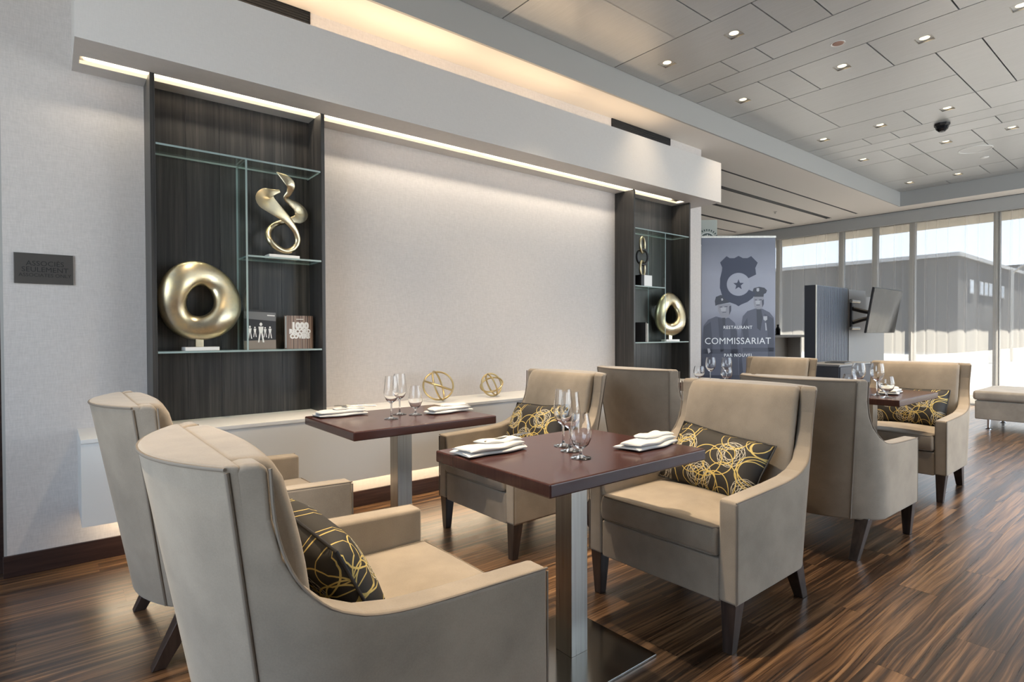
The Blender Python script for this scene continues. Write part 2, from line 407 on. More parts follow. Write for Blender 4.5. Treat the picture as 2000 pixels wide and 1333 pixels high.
# ceiling
ce = tag(B('ceiling', XL, XW+.3, YC-.1, YE, ZT+.09, ZT+.2, M['darkgap']), kind='structure')
TY, TX = 3.282, 10.81
B('bulkhead', XL, TX+.02, TY, TY+.02, ZC, ZT+.09, M['bulk'], ce)
B('bulkhead', TX, TX+.02, YC, TY, ZC, ZT+.09, M['bulk'], ce)
# low ceiling strips between the dark linear slots
slots = [(3.945, .028, 5.2, 10.88), (4.42, .085, 5.9, 10.93), (5.07, .075, 6.2, 10.95), (5.66, .06, 7.0, 10.96), (6.21, .04, 8.0, 10.93)]
bm = bmesh.new(); yy = TY+.02
for yc, w_, xa, xb in slots:
    box(bm, XL, XW, yy, yc-w_/2, ZC, ZC+.05); box(bm, XL, xa, yc-w_/2, yc+w_/2, ZC, ZC+.05); box(bm, xb, XW, yc-w_/2, yc+w_/2, ZC, ZC+.05); yy = yc+w_/2
box(bm, XL, XW, yy, YE, ZC, ZC+.05); box(bm, TX+.02, XW-.03, YC, TY+.02, ZC, ZC+.05)
mesh_obj('ceiling_band', bm, M['ceilpaint'], ce)
names = ['thinnest, first from the metal tray', 'widest, second from the metal tray', 'third from the metal tray', 'fourth from the metal tray', 'short end above the banner, fifth']
for (yc, w_, xa, xb), nm in zip(slots, names):
    o = thing('linear_diffuser', 'black linear air slot in the low ceiling, '+nm, 'diffuser', ((xa+xb)/2, yc, ZC), group='linear slots in the low ceiling')
    L = (xb-xa)/2
    B('housing', -L, L, -w_/2+.0005, w_/2-.0005, .003, .05, M['black'], o)
    for s_ in (-1, 1): B('lip', -L, L, s_*w_/2-.002, s_*w_/2+.002, -.0015, .003, M['blackmetal'], o)
    if w_ > .05: B('blade', -L, L, -.004, .004, .0, .003, M['blackmetal'], o)
# tray tiles
rows = [-1.7, -1.1, -.5, .12, .73, 1.35, 2.57, 3.79, 4.40, 4.715, 5.02, 5.64, 6.26, 6.855, 7.47, 7.78, 8.10, 8.70, 9.93, 10.53, 10.80]
cuts = {6: [2.65, 2.35, 1.76, .86, .25], 7: [2.05, 1.76, .56, -.4], 8: [2.65, 2.35, 1.17, .25], 9: [2.95, 1.17, .25], 10: [2.65, 2.36, 1.76, .56, -.3], 11: [2.66, 1.47, 1.17, .25], 12: [2.66, 1.47, 1.17, .25],
        13: [2.06, 1.47, .56, -.3], 14: [2.66, 2.37, .86, 0.0], 15: [1.5, .2], 16: [2.67, 2.37, 1.77, .9, .3], 17: [2.67, 2.37, 1.78, .9, 0], 18: [2.08, 1.78, 1.2, .3], 19: [2.6, .9]}
LIGHTS = [(4.09, 2.954), (4.09, 2.346), (5.317, 2.954), (5.317, 2.052), (5.317, 1.456), (5.317, .886), (7.15, 2.96), (7.15, 2.366), (7.15, 1.76), (8.39, 2.972), (8.39, 2.076), (8.39, 1.471), (10.23, 2.984), (10.23, 2.388),
          (2.85, 2.60), (2.85, 1.42), (1.25, 2.55), (1.25, 1.456), (-.6, 1.456), (4.09, .6), (4.09, -1.0), (5.317, -.6), (7.15, .3), (7.15, -1.2), (8.39, .0), (10.23, .6)]
NLV = 14
def tile(x0, x1, y0, y1):
    g = .005; x0 += g; x1 -= g; y0 += g; y1 -= g
    hs = [(lx, ly) for lx, ly in LIGHTS if x0 < lx < x1 and y0 < ly < y1]
    xs = sorted({x0, x1} | {lx+d for lx, _ in hs for d in (-.058, .058)}); ys = sorted({y0, y1} | {ly+d for _, ly in hs for d in (-.058, .058)})
    bm = bmesh.new()
    for a, b_ in zip(xs, xs[1:]):
        for c, d in zip(ys, ys[1:]):
            if any(abs((a+b_)/2-lx) < .058 and abs((c+d)/2-ly) < .058 for lx, ly in hs): continue
            box(bm, a, b_, c, d, ZT, ZT+.03)
    mesh_obj('ceiling_tile', bm, M['tile'], ce)
for i in range(len(rows)-1):
    if i == 11:
        ys = [TY, 2.66]; 
    cs = cuts.get(i, [1.8, .6])
    ys = [TY-.001]+list(cs)+[-1.1, YC]
    for a, b_ in zip(ys, ys[1:]):
        if i == 11 and (abs(a-(TY-.001)) < .01 or abs(a-1.17) < .01 or abs(a-1.47) < .01): tile(rows[11], rows[13], b_, a)
        elif i == 12 and (abs(a-(TY-.001)) < .01 or abs(a-1.17) < .01 or abs(a-1.47) < .01): continue
        else: tile(rows[i], rows[i+1], b_, a)
# downlights
def downlight(name, label):
    o = thing(name, label, 'light', group='recessed ceiling downlights')
    bm = bmesh.new(); r = .058
    for q in ((-r, -r+.004, -r, r), (r-.004, r, -r, r), (-r, r, -r, -r+.004), (-r, r, r-.004, r)): box(bm, q[0], q[1], q[2], q[3], .0, .030)
    mesh_obj('frame', bm, M['steel'], o)
    bm = bmesh.new(); n = 20
    inn = [bm.verts.new((.034*math.cos(2*PI*k/n), .034*math.sin(2*PI*k/n), .011)) for k in range(n)]
    ou = [bm.verts.new((max(-r, min(r, .09*math.cos(2*PI*k/n))), max(-r, min(r, .09*math.sin(2*PI*k/n))), .010)) for k in range(n)]
    for k in range(n): bm.faces.new((inn[k], inn[(k+1) % n], ou[(k+1) % n], ou[k]))
    mesh_obj('trim_plate', bm, M['tile'], o)
    bm = bmesh.new(); lathe(bm, [(0, .006), (.026, .008), (.036, .013)], 20); mesh_obj('lens', bm, M['lens'], o, 60)
    B('lamp_housing', -r, r, -r, r, .030, .06, M['blackmetal'], o)
    return o
ordn = ['first', 'second', 'third', 'fourth', 'fifth', 'sixth']
rowl = {4.09: 'fifth lit row from the windows', 5.317: 'fourth lit row from the windows', 7.15: 'third lit row from the windows', 8.39: 'second lit row from the windows', 10.23: 'lit row closest to the windows', 2.85: 'row over the armchairs standing back to back', -.6: 'row over the doorway end', 1.25: 'row over the two front tables'}
dl0 = None; seen = {}
for i, (lx, ly) in enumerate(LIGHTS):
    if ly < -.9: pass
    lab = None
    k = seen.get(lx, 0); seen[lx] = k+1
    lab = 'square recessed downlight, %s, %s from the bulkhead' % (rowl[lx], ordn[k])
    if lx in (2.85, -.6, 1.25): lab = 'square recessed downlight, %s' % rowl[lx]+', %s of them' % ordn[k]
    if dl0 is None: dl0 = downlight('downlight', lab); dl0.location = (lx, ly, ZT)
    else: dup(dl0, (lx, ly, ZT), 0, lab)
    s_ = bpy.data.lights.new('downlight_lamp', 'SPOT'); s_.energy = SPOT_E*(.14 if ly > 2.9 else .35 if (lx, ly) == (2.85, 1.42) else .6 if lx == 2.85 else .4 if lx < 0 else (1.0 if ly > 2 else 1.35) if lx < 3 else .5 if lx < 6 else .35); s_.spot_size = math.radians(76); s_.spot_blend = 1.0; s_.shadow_soft_size = .03; s_.color = (1, .80, .56)
    o = bpy.data.objects.new('downlight_lamp', s_); COL.objects.link(o); o.location = (lx, ly, ZT+.001)
# small ceiling devices
o = thing('sprinkler_cover', 'round reddish concealed sprinkler cap in the metal ceiling', 'sprinkler', (4.857, 1.904, ZT))
bm = bmesh.new(); lathe(bm, [(0, -.004), (.036, -.004), (.04, 0), (.04, .006)], 24); mesh_obj('cap', bm, mat('copper cap', (.30, .17, .13), .5)[0], o, 40)
bm = bmesh.new(); lathe(bm, [(.040, .0), (.05, -.003), (.052, .002)], 24); mesh_obj('rim', bm, M['white'], o, 40)
o = thing('dome_camera', 'dark faceted dome camera hanging under the metal ceiling', 'camera', (7.617, 1.92, ZT))
bm = bmesh.new(); lathe(bm, [(.075, 0), (.075, -.02), (.062, -.03)], 8); mesh_obj('collar', bm, M['blackmetal'], o)
bm = bmesh.new(); lathe(bm, [(.062, -.03), (.055, -.06), (.03, -.085), (0, -.09)], 10); mesh_obj('dome', bm, M['blackgloss'], o, 30)
o = thing('ceiling_speaker', 'flat round speaker with a white ring in the metal ceiling', 'speaker', (9.01, 1.926, ZT))
bm = bmesh.new(); lathe(bm, [(.155, .002), (.16, -.004), (.172, -.004), (.175, .002)], 40); mesh_obj('ring', bm, M['white'], o, 40)
bm = bmesh.new(); lathe(bm, [(0, -.001), (.155, -.001), (.155, .004)], 40); mesh_obj('grille', bm, M['tile'], o, 40)
o = thing('smoke_detector', 'small white disc detector beside the round ceiling speaker', 'detector', (9.501, 1.935, ZT))
bm = bmesh.new(); lathe(bm, [(0, -.012), (.03, -.012), (.045, -.004), (.045, .002)], 24); mesh_obj('body', bm, M['white'], o, 40)
o = thing('fire_sprinkler', 'tiny sprinkler head between black slots of the low ceiling', 'sprinkler', (9.6, 4.749, ZC))
bm = bmesh.new(); lathe(bm, [(.03, .002), (.028, -.004), (.010, -.006), (.008, -.03), (.02, -.032), (0, -.036)], 14); mesh_obj('head', bm, M['steel'], o, 40)

# ------------------------------------------------------------------ soffit, cove and strip lights
SF, SZ0, SZ1, SX0, SX1 = 3.227, 2.504, 2.909, .102, 5.384
bm = bmesh.new()
G0, G1, GH = 3.437, 3.533, .075
box(bm, SX0, SX1, SF, SF+.02, SZ0, SZ1)                        # face
box(bm, SX0, SX1, SF+.02, G0, SZ0, SZ0+.02); box(bm, SX0, SX1, G1, YW, SZ0, SZ0+.02)
box(bm, SX0, .127, G0, G1, SZ0, SZ0+.02); box(bm, 5.05, SX1, G0, G1, SZ0, SZ0+.02)
box(bm, SX0, SX0+.02, SF+.02, YW, SZ0+.02, SZ1); box(bm, SX1-.02, SX1, SF+.02, YW, SZ0+.02, SZ1)
box(bm, SX0, SX1, SF+.02, YW, SZ1-.02, SZ1)
soff = tag(mesh_obj('trim_1', bm, M['soffit']), kind='structure')
bm = bmesh.new()
box(bm, .127, 5.05, G0-.01, G0, SZ0+.02, SZ0+GH); box(bm, .127, 5.05, G0, G1, SZ0+GH, SZ0+GH+.01); box(bm, .127, 5.05, G1, G1+.01, SZ0+.02, SZ0+GH)
mesh_obj('groove', bm, mat('bronze groove', (.22, .15, .10), .5)[0], soff)
ls = thing('led_strip', 'long warm glowing light strip recessed under the white soffit', 'light', (2.59, 3.52, SZ0+.012))
B('diffuser', -2.46, 2.46, .006, .012, -.010, .003, M['led'], ls); B('profile', -2.46, 2.46, .0125, .016, -.009, .03, M['steel'], ls)
def area(name, loc, sx_, sy_, d, e, col=(1, .80, .55), up='Y'):
    l = bpy.data.lights.new(name, 'AREA'); l.shape = 'RECTANGLE'; l.size = sx_; l.size_y = sy_; l.energy = e; l.color = col
    o = bpy.data.objects.new(name, l); COL.objects.link(o); o.location = loc; o.rotation_euler = d; return o
for k in range(4): area('led_strip_lamp', (.75+1.23*k, 3.487, SZ0+.06), 1.2, .012, (0, 0, 0), LED_E/4*.7, (1, .88, .70))
# cove lamps lying on the soffit, shining up
for k in range(4): area('cove_lamp', (.8+1.1*k, 3.42, SZ1+.03), 1.0, .05, (PI, 0, 0), COVE_E/4*(1.35-.25*k), (1, .74, .47))
for k, (x0, x1, nm) in enumerate(((.40, 1.311, 'over the large shelf unit'), (4.185, 5.106, 'over the small far shelf unit'))):
    o = thing('air_vent', 'dark horizontal air vent above the soffit, '+nm, 'vent', ((x0+x1)/2, YW, 3.177)); w_ = (x1-x0)/2
    B('backing', -w_, w_, -.004, 0, -.036, .036, M['black'], o)
    bm = bmesh.new(); box(bm, -w_, w_, -.010, 0, .033, .037); box(bm, -w_, w_, -.010, 0, -.037, -.033); box(bm, -w_, -w_+.004, -.010, 0, -.037, .037); box(bm, w_-.004, w_, -.01, 0, -.037, .037)
    mesh_obj('frame', bm, M['blackmetal'], o)
    for q in range(4): B('blade', -w_, w_, -.009, -.002, -.026+q*.016, -.022+q*.016, M['blackmetal'], o)

# ------------------------------------------------------------------ ledge
LX0, LX1, LY, LZ0, LZ1 = .105, 5.40, 3.245, .287, .69
lg = thing('floating_ledge', 'long white floating ledge along the wallpapered wall', 'ledge', (LX0, YW, LZ0))
B('carcass', 0, LX1-LX0, LY-YW+.004, 0, 0, LZ1-LZ0-.02, M['white'], lg)
B('top_board', -.001, LX1-LX0, LY-YW, 0, LZ1-LZ0-.02, LZ1-LZ0, M['white'], lg, bv=.002)
for k in range(4): area('ledge_lamp', (.8+1.25*k, 3.56, LZ0-.012), 1.2, .03, (0, 0, 0), LEDGE_E/4)
ul = thing('ledge_light', 'warm light strip hidden underneath the white ledge', 'light', (2.7, 3.58, LZ0))
B('diffuser', -2.5, 2.5, -.012, .012, -.008, 0, M['led'], ul)

# ------------------------------------------------------------------ shelf units
def glass_box(name, x0, x1, y0, y1, z0, z1, parent, edges):
    bm = bmesh.new(); box(bm, x0, x1, y0, y1, z0, z1); bm.normal_update()
    for f in bm.faces:
        n = f.normal
        if edges == 'h' and abs(n.z) < .5 or edges == 'v' and abs(n.x) < .5: f.material_index = 1
    return mesh_obj(name, bm, None, parent, mats=[M['shelfglass'], M['glassedge']])
def shelf_unit(label, x0, x1, xd, mid):
    o = thing('display_shelf', label, 'shelf', (x0, YW, LZ1)); w_ = x1-x0; H = SZ0-LZ1; yf = 3.425-YW
    for a, b_ in ((0, .022), (w_-.022, w_)): B('side_panel', a, b_, yf, 0, 0, H, M['ash'], o, bv=.0015)
    n = 5; bw = (w_-.044)/n
    for k in range(n): B('back_board',   .022+k*bw+.0006, .022+(k+1)*bw-.0006, -.018, -.002, 0, H, M['ash'], o)
    for z in (2.15, 1.075): glass_box('glass_shelf', .024, w_-.024, yf+.004, -.02, z-LZ1-.005, z-LZ1+.005, o, 'h')
    d = xd-x0
    glass_box('glass_divider', d-.005, d+.005, yf+.004, -.02, 1.080-LZ1, 2.145-LZ1, o, 'v')
    a, b_ = (d+.006, w_-.024) if mid > 0 else (.024, d-.006)
    glass_box('glass_shelf', a, b_, yf+.004, -.02, 1.61-LZ1-.005, 1.61-LZ1+.005, o, 'h')
    for z in (2.15, 1.075):
        for a in (.024, w_-.036): B('shelf_pin', a, a+.012, -.03, -.018, z-LZ1-.012, z-LZ1-.005, M['chrome'], o)
    return o
shelf_unit('large dark wood display shelf with glass shelves beside the metal sign', .409, 1.312, .866, 1)
shelf_unit('far dark wood display shelf standing at the end of the wall', 4.257-.024, 5.14, 4.721, -1)

# ------------------------------------------------------------------ sculptures
def donut(label, loc, ro, rz_, ri, th, hole, rz, stem=.03, bw=.085):
    o = thing('ring_sculpture', label, 'sculpture', loc, rz)
    B('plinth', -bw, bw, -.04, .04, 0, .02, M['marble'], o, bv=.002)
    B('stem', -.028, .012, -.012, .012, .02, .02+stem+.02, M['gold'], o, bv=.002)
    bm = bmesh.new(); n, k = 56, 20; rings = []; cz = .02+stem+rz_
    for i in range(n):
        a = 2*PI*i/n; wob = 1+.03*math.cos(2*a+.6)+.015*math.cos(3*a)
        po = Vector((ro*wob*math.cos(a), rz_*wob*math.sin(a))); pi_ = Vector((hole[0]+ri*math.cos(a), hole[1]+ri*1.22*math.sin(a)+.01*math.cos(a)))
        c = (po+pi_)/2; h = (po-pi_)/2; tt = th*(1+.25*math.cos(a+2.2))
        rings.append([bm.verts.new((c.x+h.x*math.cos(b_), tt*math.sin(b_)*(1-.25*math.cos(b_))+.02*math.sin(2*a), cz+c.y+h.y*math.cos(b_))) for b_ in [2*PI*q/k for q in range(k)]])
    for i in range(n):
        A, Bq = rings[i], rings[(i+1) % n]
        for q in range(k): bm.faces.new((A[q], A[(q+1) % k], Bq[(q+1) % k], Bq[q]))
    mesh_obj('ring', bm, M['gold'], o, 80)
    return o
donut('large gold ring sculpture on the lowest glass shelf beside the standing books', (.645, 3.515, 1.08), .205, .222, .068, .043, (0.0, .0), math.radians(4))
donut('gold oval ring sculpture on the far display shelf, turned aside', (4.925, 3.515, 1.08), .190, .226, .074, .040, (.0, .0), math.radians(-15), bw=.085)
# twisted ribbon
o = thing('ribbon_sculpture', 'gold twisted figure eight sculpture on the middle glass shelf', 'sculpture', (1.0865, 3.52, 1.615))
B('plinth', -.088, .088, -.045, .045, 0, .022, M['marble'], o, bv=.002)
rib = [(418, 118, -.02, 6, 8), (515, 190, -.03, 55, 10), (570, 265, -.03, 58, 10), (565, 345, -.01, 38, 11), (535, 415, .01, 32, 11), (600, 458, .03, 44, 11), (690, 505, .045, 68, 11), (738, 585, .05, 92, 11), (700, 652, .045, 70, 11), (610, 690, .035, 42, 14), (490, 735, .03, 34, 24), (392, 800, .02, 36, 34), (330, 900, 0, 40, 42), (335, 1000, -.02, 42, 44), (410, 1085, -.02, 40, 42), (515, 1122, -.01, 36, 40), (615, 1075, 0, 38, 34), (662, 980, .0, 40, 28), (645, 880, -.01, 42, 24), (580, 780, -.025, 48, 18), (480, 675, -.035, 66, 14), (370, 590, -.04, 92, 11), (280, 500, -.04, 118, 10), (295, 425, -.03, 84, 10), (375, 382, -.01, 48, 10), (462, 345, .0, 20, 8)]
px2m = .158*.0121   # zoom pixels -> metres
px2m = .492/1075
pts = [((x-485)*px2m*1.13, yy, (1180-y_)*px2m+.022) for x, y_, yy, w1, w2 in rib]
path = spline(pts, 6); ws = spline([(w1*px2m*1.08, w2*px2m, 0) for *_, w1, w2 in rib], 6)
bm = bmesh.new(); tube(bm, path, 0, 14, frames=[(max(.004, w.y), max(.003, w.x*.92)) for w in ws]); mesh_obj('ribbon', bm, M['gold'], o, 70)
# three ring chain
o = thing('chain_sculpture', 'upright sculpture of three linked rings on white block, far shelf', 'sculpture', (4.50, 3.52, 1.615))
B('block', -.055, .065, -.05, .05, 0, .11, M['marble'], o, bv=.002); B('foot', -.10, -.056, -.05, .05, 0, .11, M['blackmetal'], o, bv=.002)
for k, (zz, mm, rr) in enumerate(((.175, 'gold', .35), (.29, 'blackmetal', -.2), (.405, 'gold', .35))):
    bm = bmesh.new(); tube(bm, [(-.02+.068*math.cos(a)*math.cos(rr), .068*math.cos(a)*math.sin(rr), zz+.075*math.sin(a)) for a in [2*PI*q/36 for q in range(36)]], .012, 10, True)
    mesh_obj('ring', bm, M[mm], o, 60)
# hoop balls
def hoops(label, loc, R, tilts, rz):
    o = thing('hoop_ball', label, 'ornament', loc, rz, 'brass hoop balls on the ledge')
    for k, (ax, az) in enumerate(tilts):
        m = Matrix.Rotation(az, 3, 'Z') @ Matrix.Rotation(ax, 3, 'X'); bm = bmesh.new()
        pts = [m @ Vector((R*math.cos(a), R*math.sin(a), 0))+Vector((0, 0, R)) for a in [2*PI*q/48 for q in range(48)]]
        tube(bm, pts, .0068, 8, True); mesh_obj('hoop', bm, M['brass'], o, 60)
hoops('larger brass hoop ball on the white ledge, behind the rear table', (2.13, 3.46, LZ1+.005), .105, ((1.25, .5), (1.1, -.75), (.35, 1.0)), .3)
hoops('smaller brass hoop ball on the white ledge, beside the rear armchair', (2.60, 3.46, LZ1+.005), .085, ((1.3, .3), (1.2, 1.7), (.6, -.6)), -.4)
# books
stage = mat('stage photo grey', (.16, .16, .165), .4)[0]; stagelow = mat('stage photo floor', (.24, .20, .17), .4)[0]; pgs = mat('paper pages', (.7, .68, .62), .8)[0]; fig = mat('printed white figure', (.75, .74, .72), .5)[0]; dkp = mat('printed black', (.03, .03, .034), .4)[0]
o = thing('photo_book', 'book with black and white stage photograph cover on lowest glass shelf', 'book', (.96, 3.545, 1.08), math.radians(-3))
B('cover', -.088, .088, -.014, -.010, 0, .232, dkp, o); B('back_cover', -.088, .088, .010, .014, 0, .232, dkp, o); B('pages', -.085, .085, -.010, .010, .003, .229, pgs, o)
mt = Matrix.Translation((0, -.0142, 0)) @ FACE_NY
flat('print_band', [[(-.088, .18), (.088, .165), (.088, .215), (-.088, .222)]], .0004, mt, stage, o); flat('print_floor', [[(-.088, 0), (.088, 0), (.088, .055), (-.088, .05)]], .0004, mt, stagelow, o)
fg = []
for cx, cz, s_ in ((-.055, .085, .75), (.005, .075, 1.15), (.055, .085, .7), (.028, .088, .6), (-.028, .09, .6)):
    fg += [circ(cx, cz+.062*s_, .007*s_, .009*s_, 8), [(cx-.012*s_, cz+.05*s_), (cx+.012*s_, cz+.05*s_), (cx+.008*s_, cz+.018*s_), (cx-.008*s_, cz+.018*s_)], [(cx-.008*s_, cz+.018*s_), (cx-.001, cz+.018*s_), (cx-.008*s_, cz-.03*s_), (cx-.015*s_, cz-.03*s_)], [(cx+.001, cz+.018*s_), (cx+.008*s_, cz+.018*s_), (cx+.016*s_, cz-.03*s_), (cx+.008*s_, cz-.03*s_)]]
flat('print_figures', fg, .0006, mt, fig, o)
flat('print_title', [[(.04, .196), (.082, .194), (.082, .200), (.04, .202)]], .0007, mt, fig, o)
o = thing('record_cover_book', 'brown striped book with rounded white title on lowest glass shelf', 'book', (1.188, 3.545, 1.08), math.radians(2))
m, t, b = mat('striped cover', (.2, .13, .09), .4); f = t.noise(t.mapping(objco(t), (140, 1, 1)), 1, 1, .3); t.l(t.ramp(f, (.36, (.05, .03, .022)), (.46, (.22, .13, .09)), (.54, (.34, .26, .2)), (.64, (.10, .055, .04))), b.inputs['Base Color'])
B('cover', -.08, .08, -.02, -.016, 0, .20, m, o); B('back_cover', -.08, .08, .016, .02, 0, .20, m, o); B('pages', -.077, .077, -.016, .016, .003, .197, pgs, o)
for tx, zz, sz, so_ in (('1000', .137, .052, .004), ('RECORD', .103, .036, .003), ('COVERS', .074, .036, .003)):
    text('title', tx, sz, Matrix.Translation((0, -.0203, zz)) @ FACE_NY, fig, o, .0004, so_, space=1.0, sx=.9 if tx != '1000' else 1.0)
flat('print_line', [[(-.022, .176), (.022, .176), (.022, .180), (-.022, .180)]], .0004, Matrix.Translation((0, -.0203, 0)) @ FACE_NY, pgs, o)
o = thing('dark_book', 'slim black book upright on the lower glass of the far shelf', 'book', (4.475, 3.55, 1.08), .2)
B('cover', -.010, -.007, -.07, .07, 0, .19, dkp, o); B('back_cover', .007, .010, -.07, .07, 0, .19, dkp, o); B('pages', -.007, .007, -.067, .067, .003, .187, pgs, o)
o = thing('white_book', 'thin white book upright on the lower glass of the far shelf', 'book', (4.50, 3.55, 1.08), .2)
B('cover', -.009, -.006, -.07, .07, 0, .18, M['white'], o); B('back_cover', .006, .009, -.07, .07, 0, .18, M['white'], o); B('pages', -.006, .006, -.067, .067, .003, .177, pgs, o)

# ------------------------------------------------------------------ wall sign and outlet
o = thing('door_sign', 'dark metal staff sign with black lettering on the wallpaper', 'sign', (-.016, YW, 1.494))
B('plate', -.113, .113, -.012, 0, -.074, .074, M['signplate'], o, bv=.001)
B('edge_strip', -.1145, -.1125, -.0125, 0, -.074, .074, M['chrome'], o)
for tx, zz, sz, sp in (('ASSOCIÉS', .024, .034, 1.0), ('SEULEMENT', -.006, .034, 1.0), ('ASSOCIATES ONLY', -.033, .0235, 1.0)):
    text('lettering', tx, sz, Matrix.Translation((.004, -.0126, zz)) @ FACE_NY, M['ink'], o, .0006, 0.0, space=sp)
o = thing('wall_outlet', 'black wall outlet plate beside the large display shelf', 'outlet', (.352, YW, .785))
B('plate', -.033, .033, -.006, 0, -.055, .055, M['blackmetal'], o, bv=.002)
B('insert', -.018, .018, -.009, -.005, -.035, .035, mat('bronze insert', (.09, .075, .05), .4, .6)[0], o, bv=.001)
bm = bmesh.new(); tube(bm, [(.008*math.cos(a), -.011, .008+.011*math.sin(a)) for a in [2*PI*q/18 for q in range(14)]], .003, 6); mesh_obj('dial', bm, M['marble'], o, 60)

# ------------------------------------------------------------------ armchairs
HW = .36
PROF = [(.685, .922), (.676, .82), (.656, .74), (.625, .68), (.575, .63), (.505, .597), (.42, .58), (.30, .572), (.0, .562)]
def rearu(z): return .65+(z-.2)/(.925-.2)*.10
def barrel(me_obj):
    # the sides curve inwards to the rear seams, more so near the bottom
    for v in me_obj.data.vertices:
        z = v.co.z; w_ = rearu(z)+v.co.x
        t_ = min(1, max(0, 1-w_/.17)); k_ = .115-(z-.2)/.72*.065
        v.co.y *= 1-k_*t_*t_/HW
    me_obj.data.update()
def make_chair(label):
    o = thing('armchair', label, 'armchair', group='velvet armchairs')
    V = M['velvet']
    for s_ in (-1, 1):
        pts = [(0, .185)]+[(-u, z) for u, z in PROF[::-1]]+[(-.70, .930), (-.72, .930), (-.745, .922)]+[(-rearu(z), z) for z in (.75, .5, .25)]+[(-.64, .195)]+[(-q, .19) for q in (.61, .58, .55, .51, .45)]
        bm = bmesh.new(); a, b_ = (HW-.075, HW) if s_ > 0 else (-HW, -HW+.075); prism(bm, pts, 'y', a, b_); bevel(bm, .013, 3, 30)
        for q in range(11):
            g_ = bm.verts[:]+bm.edges[:]+bm.faces[:]; bmesh.ops.bisect_plane(bm, geom=g_, plane_co=(-.44-.03*q, 0, 0), plane_no=(1, 0, 0))
        for q in range(5):
            g_ = bm.verts[:]+bm.edges[:]+bm.faces[:]; bmesh.ops.bisect_plane(bm, geom=g_, plane_co=(0, 0, .3+.13*q), plane_no=(0, 0, 1))
        arm = mesh_obj('arm', bm, V, o, 45); barrel(arm)
        bm = bmesh.new(); yo = s_*(HW-.004)
        tube(bm, [(-u+(.003 if z > .6 else 0), yo, z-.004) for u, z in spline2(PROF)], .0032, 6)
        tube(bm, [(.001, yo, .55), (.0015, yo, .19)], .003, 6)
        barrel(mesh_obj('piping', bm, M['piping'], arm, 60))
    # back shell with a bulge and an inner pad
    bm = bmesh.new(); ny, nz = 12, 12; bul = .10
    def grid(fx, y0, y1, z0, z1f):
        return [[bm.verts.new((fx(y0+(y1-y0)*i/ny, z0+(z1f-z0)*j/nz), y0+(y1-y0)*i/ny, z0+(z1f-z0)*j/nz)) for j in range(nz+1)] for i in range(ny+1)]
    def solid(A, Bq):
        for i in range(ny):
            for j in range(nz):
                bm.faces.new((A[i][j], A[i+1][j], A[i+1][j+1], A[i][j+1])); bm.faces.new((Bq[i][j], Bq[i][j+1], Bq[i+1][j+1], Bq[i+1][j]))
        for i in range(ny):
            bm.faces.new((A[i][nz], A[i+1][nz], Bq[i+1][nz], Bq[i][nz])); bm.faces.new((A[i][0], Bq[i][0], Bq[i+1][0], A[i+1][0]))
        for j in range(nz):
            bm.faces.new((A[0][j], A[0][j+1], Bq[0][j+1], Bq[0][j])); bm.faces.new((A[ny][j], Bq[ny][j], Bq[ny][j+1], A[ny][j+1]))
    rear = lambda y, z: -rearu(z)-bul*(.65+.4*z)*(1-(y/HW)**2)-.004
    A = grid(rear, -HW, HW, .195, .928); Bq = grid(lambda y, z: -rearu(z)+.022, -HW, HW, .195, .928); solid(A, Bq); bevel(bm, .009, 3, 40)
    ob = mesh_obj('outer_back', bm, V, o, 50); barrel(ob)
    bm = bmesh.new()
    for s_ in (-1, 1): tube(bm, [(-rearu(z)-.003, s_*(HW+.001), z) for z in (.20, .35, .5, .65, .8, .915)], .0042, 6)
    tube(bm, [(rear(y, .918)-.001, y, .921) for y in [HW*(q/12-1) for q in range(25)]], .0038, 6)
    barrel(mesh_obj('piping', bm, M['piping'], ob, 60))
    bm = bmesh.new(); yi = HW-.077
    inner = lambda y, z: -rearu(z)+.10+.02*(1-(y/yi)**2)+.025*math.sin(PI*min(1, max(0, (z-.4)/.52)))-(.015 if z > .9 else 0)
    A = grid(lambda y, z: -rearu(z)+.005, -yi, yi, .36, .928); Bq = grid(inner, -yi, yi, .36, .928); solid(A, Bq); bevel(bm, .022, 3, 40)
    barrel(mesh_obj('backrest', bm, V, o, 50))
    # seat
    bm = bmesh.new(); box(bm, -.60, .004, -yi+.002, yi-.002, .345, .452)
    bmesh.ops.subdivide_edges(bm, edges=bm.edges[:], cuts=5, use_grid_fill=True)
    for v in bm.verts:
        if v.co.z > .44: v.co.z += .022*(1-(v.co.y/yi)**2)*max(0, 1-((v.co.x+.28)/.33)**2)
        if v.co.x > 0: v.co.x += .012*(1-((v.co.z-.398)/.055)**2)
    bevel(bm, .014, 3, 50); seat = mesh_obj('seat_cushion', bm, V, o, 50)
    bm = bmesh.new()
    for zz in (.449, .350): tube(bm, [(-.5, -yi+.006, zz), (-.012, -yi+.006, zz), (.004, -yi+.02, zz), (.006, 0, zz), (.004, yi-.02, zz), (-.012, yi-.006, zz), (-.5, yi-.006, zz)], .0035, 6)
    mesh_obj('piping', bm, M['piping'], seat, 60)
    bm = bmesh.new(); box(bm, -.585, -.004, -yi-.002, yi+.002, .178, .338); bevel(bm, .008, 2); mesh_obj('apron', bm, V, o, 50)
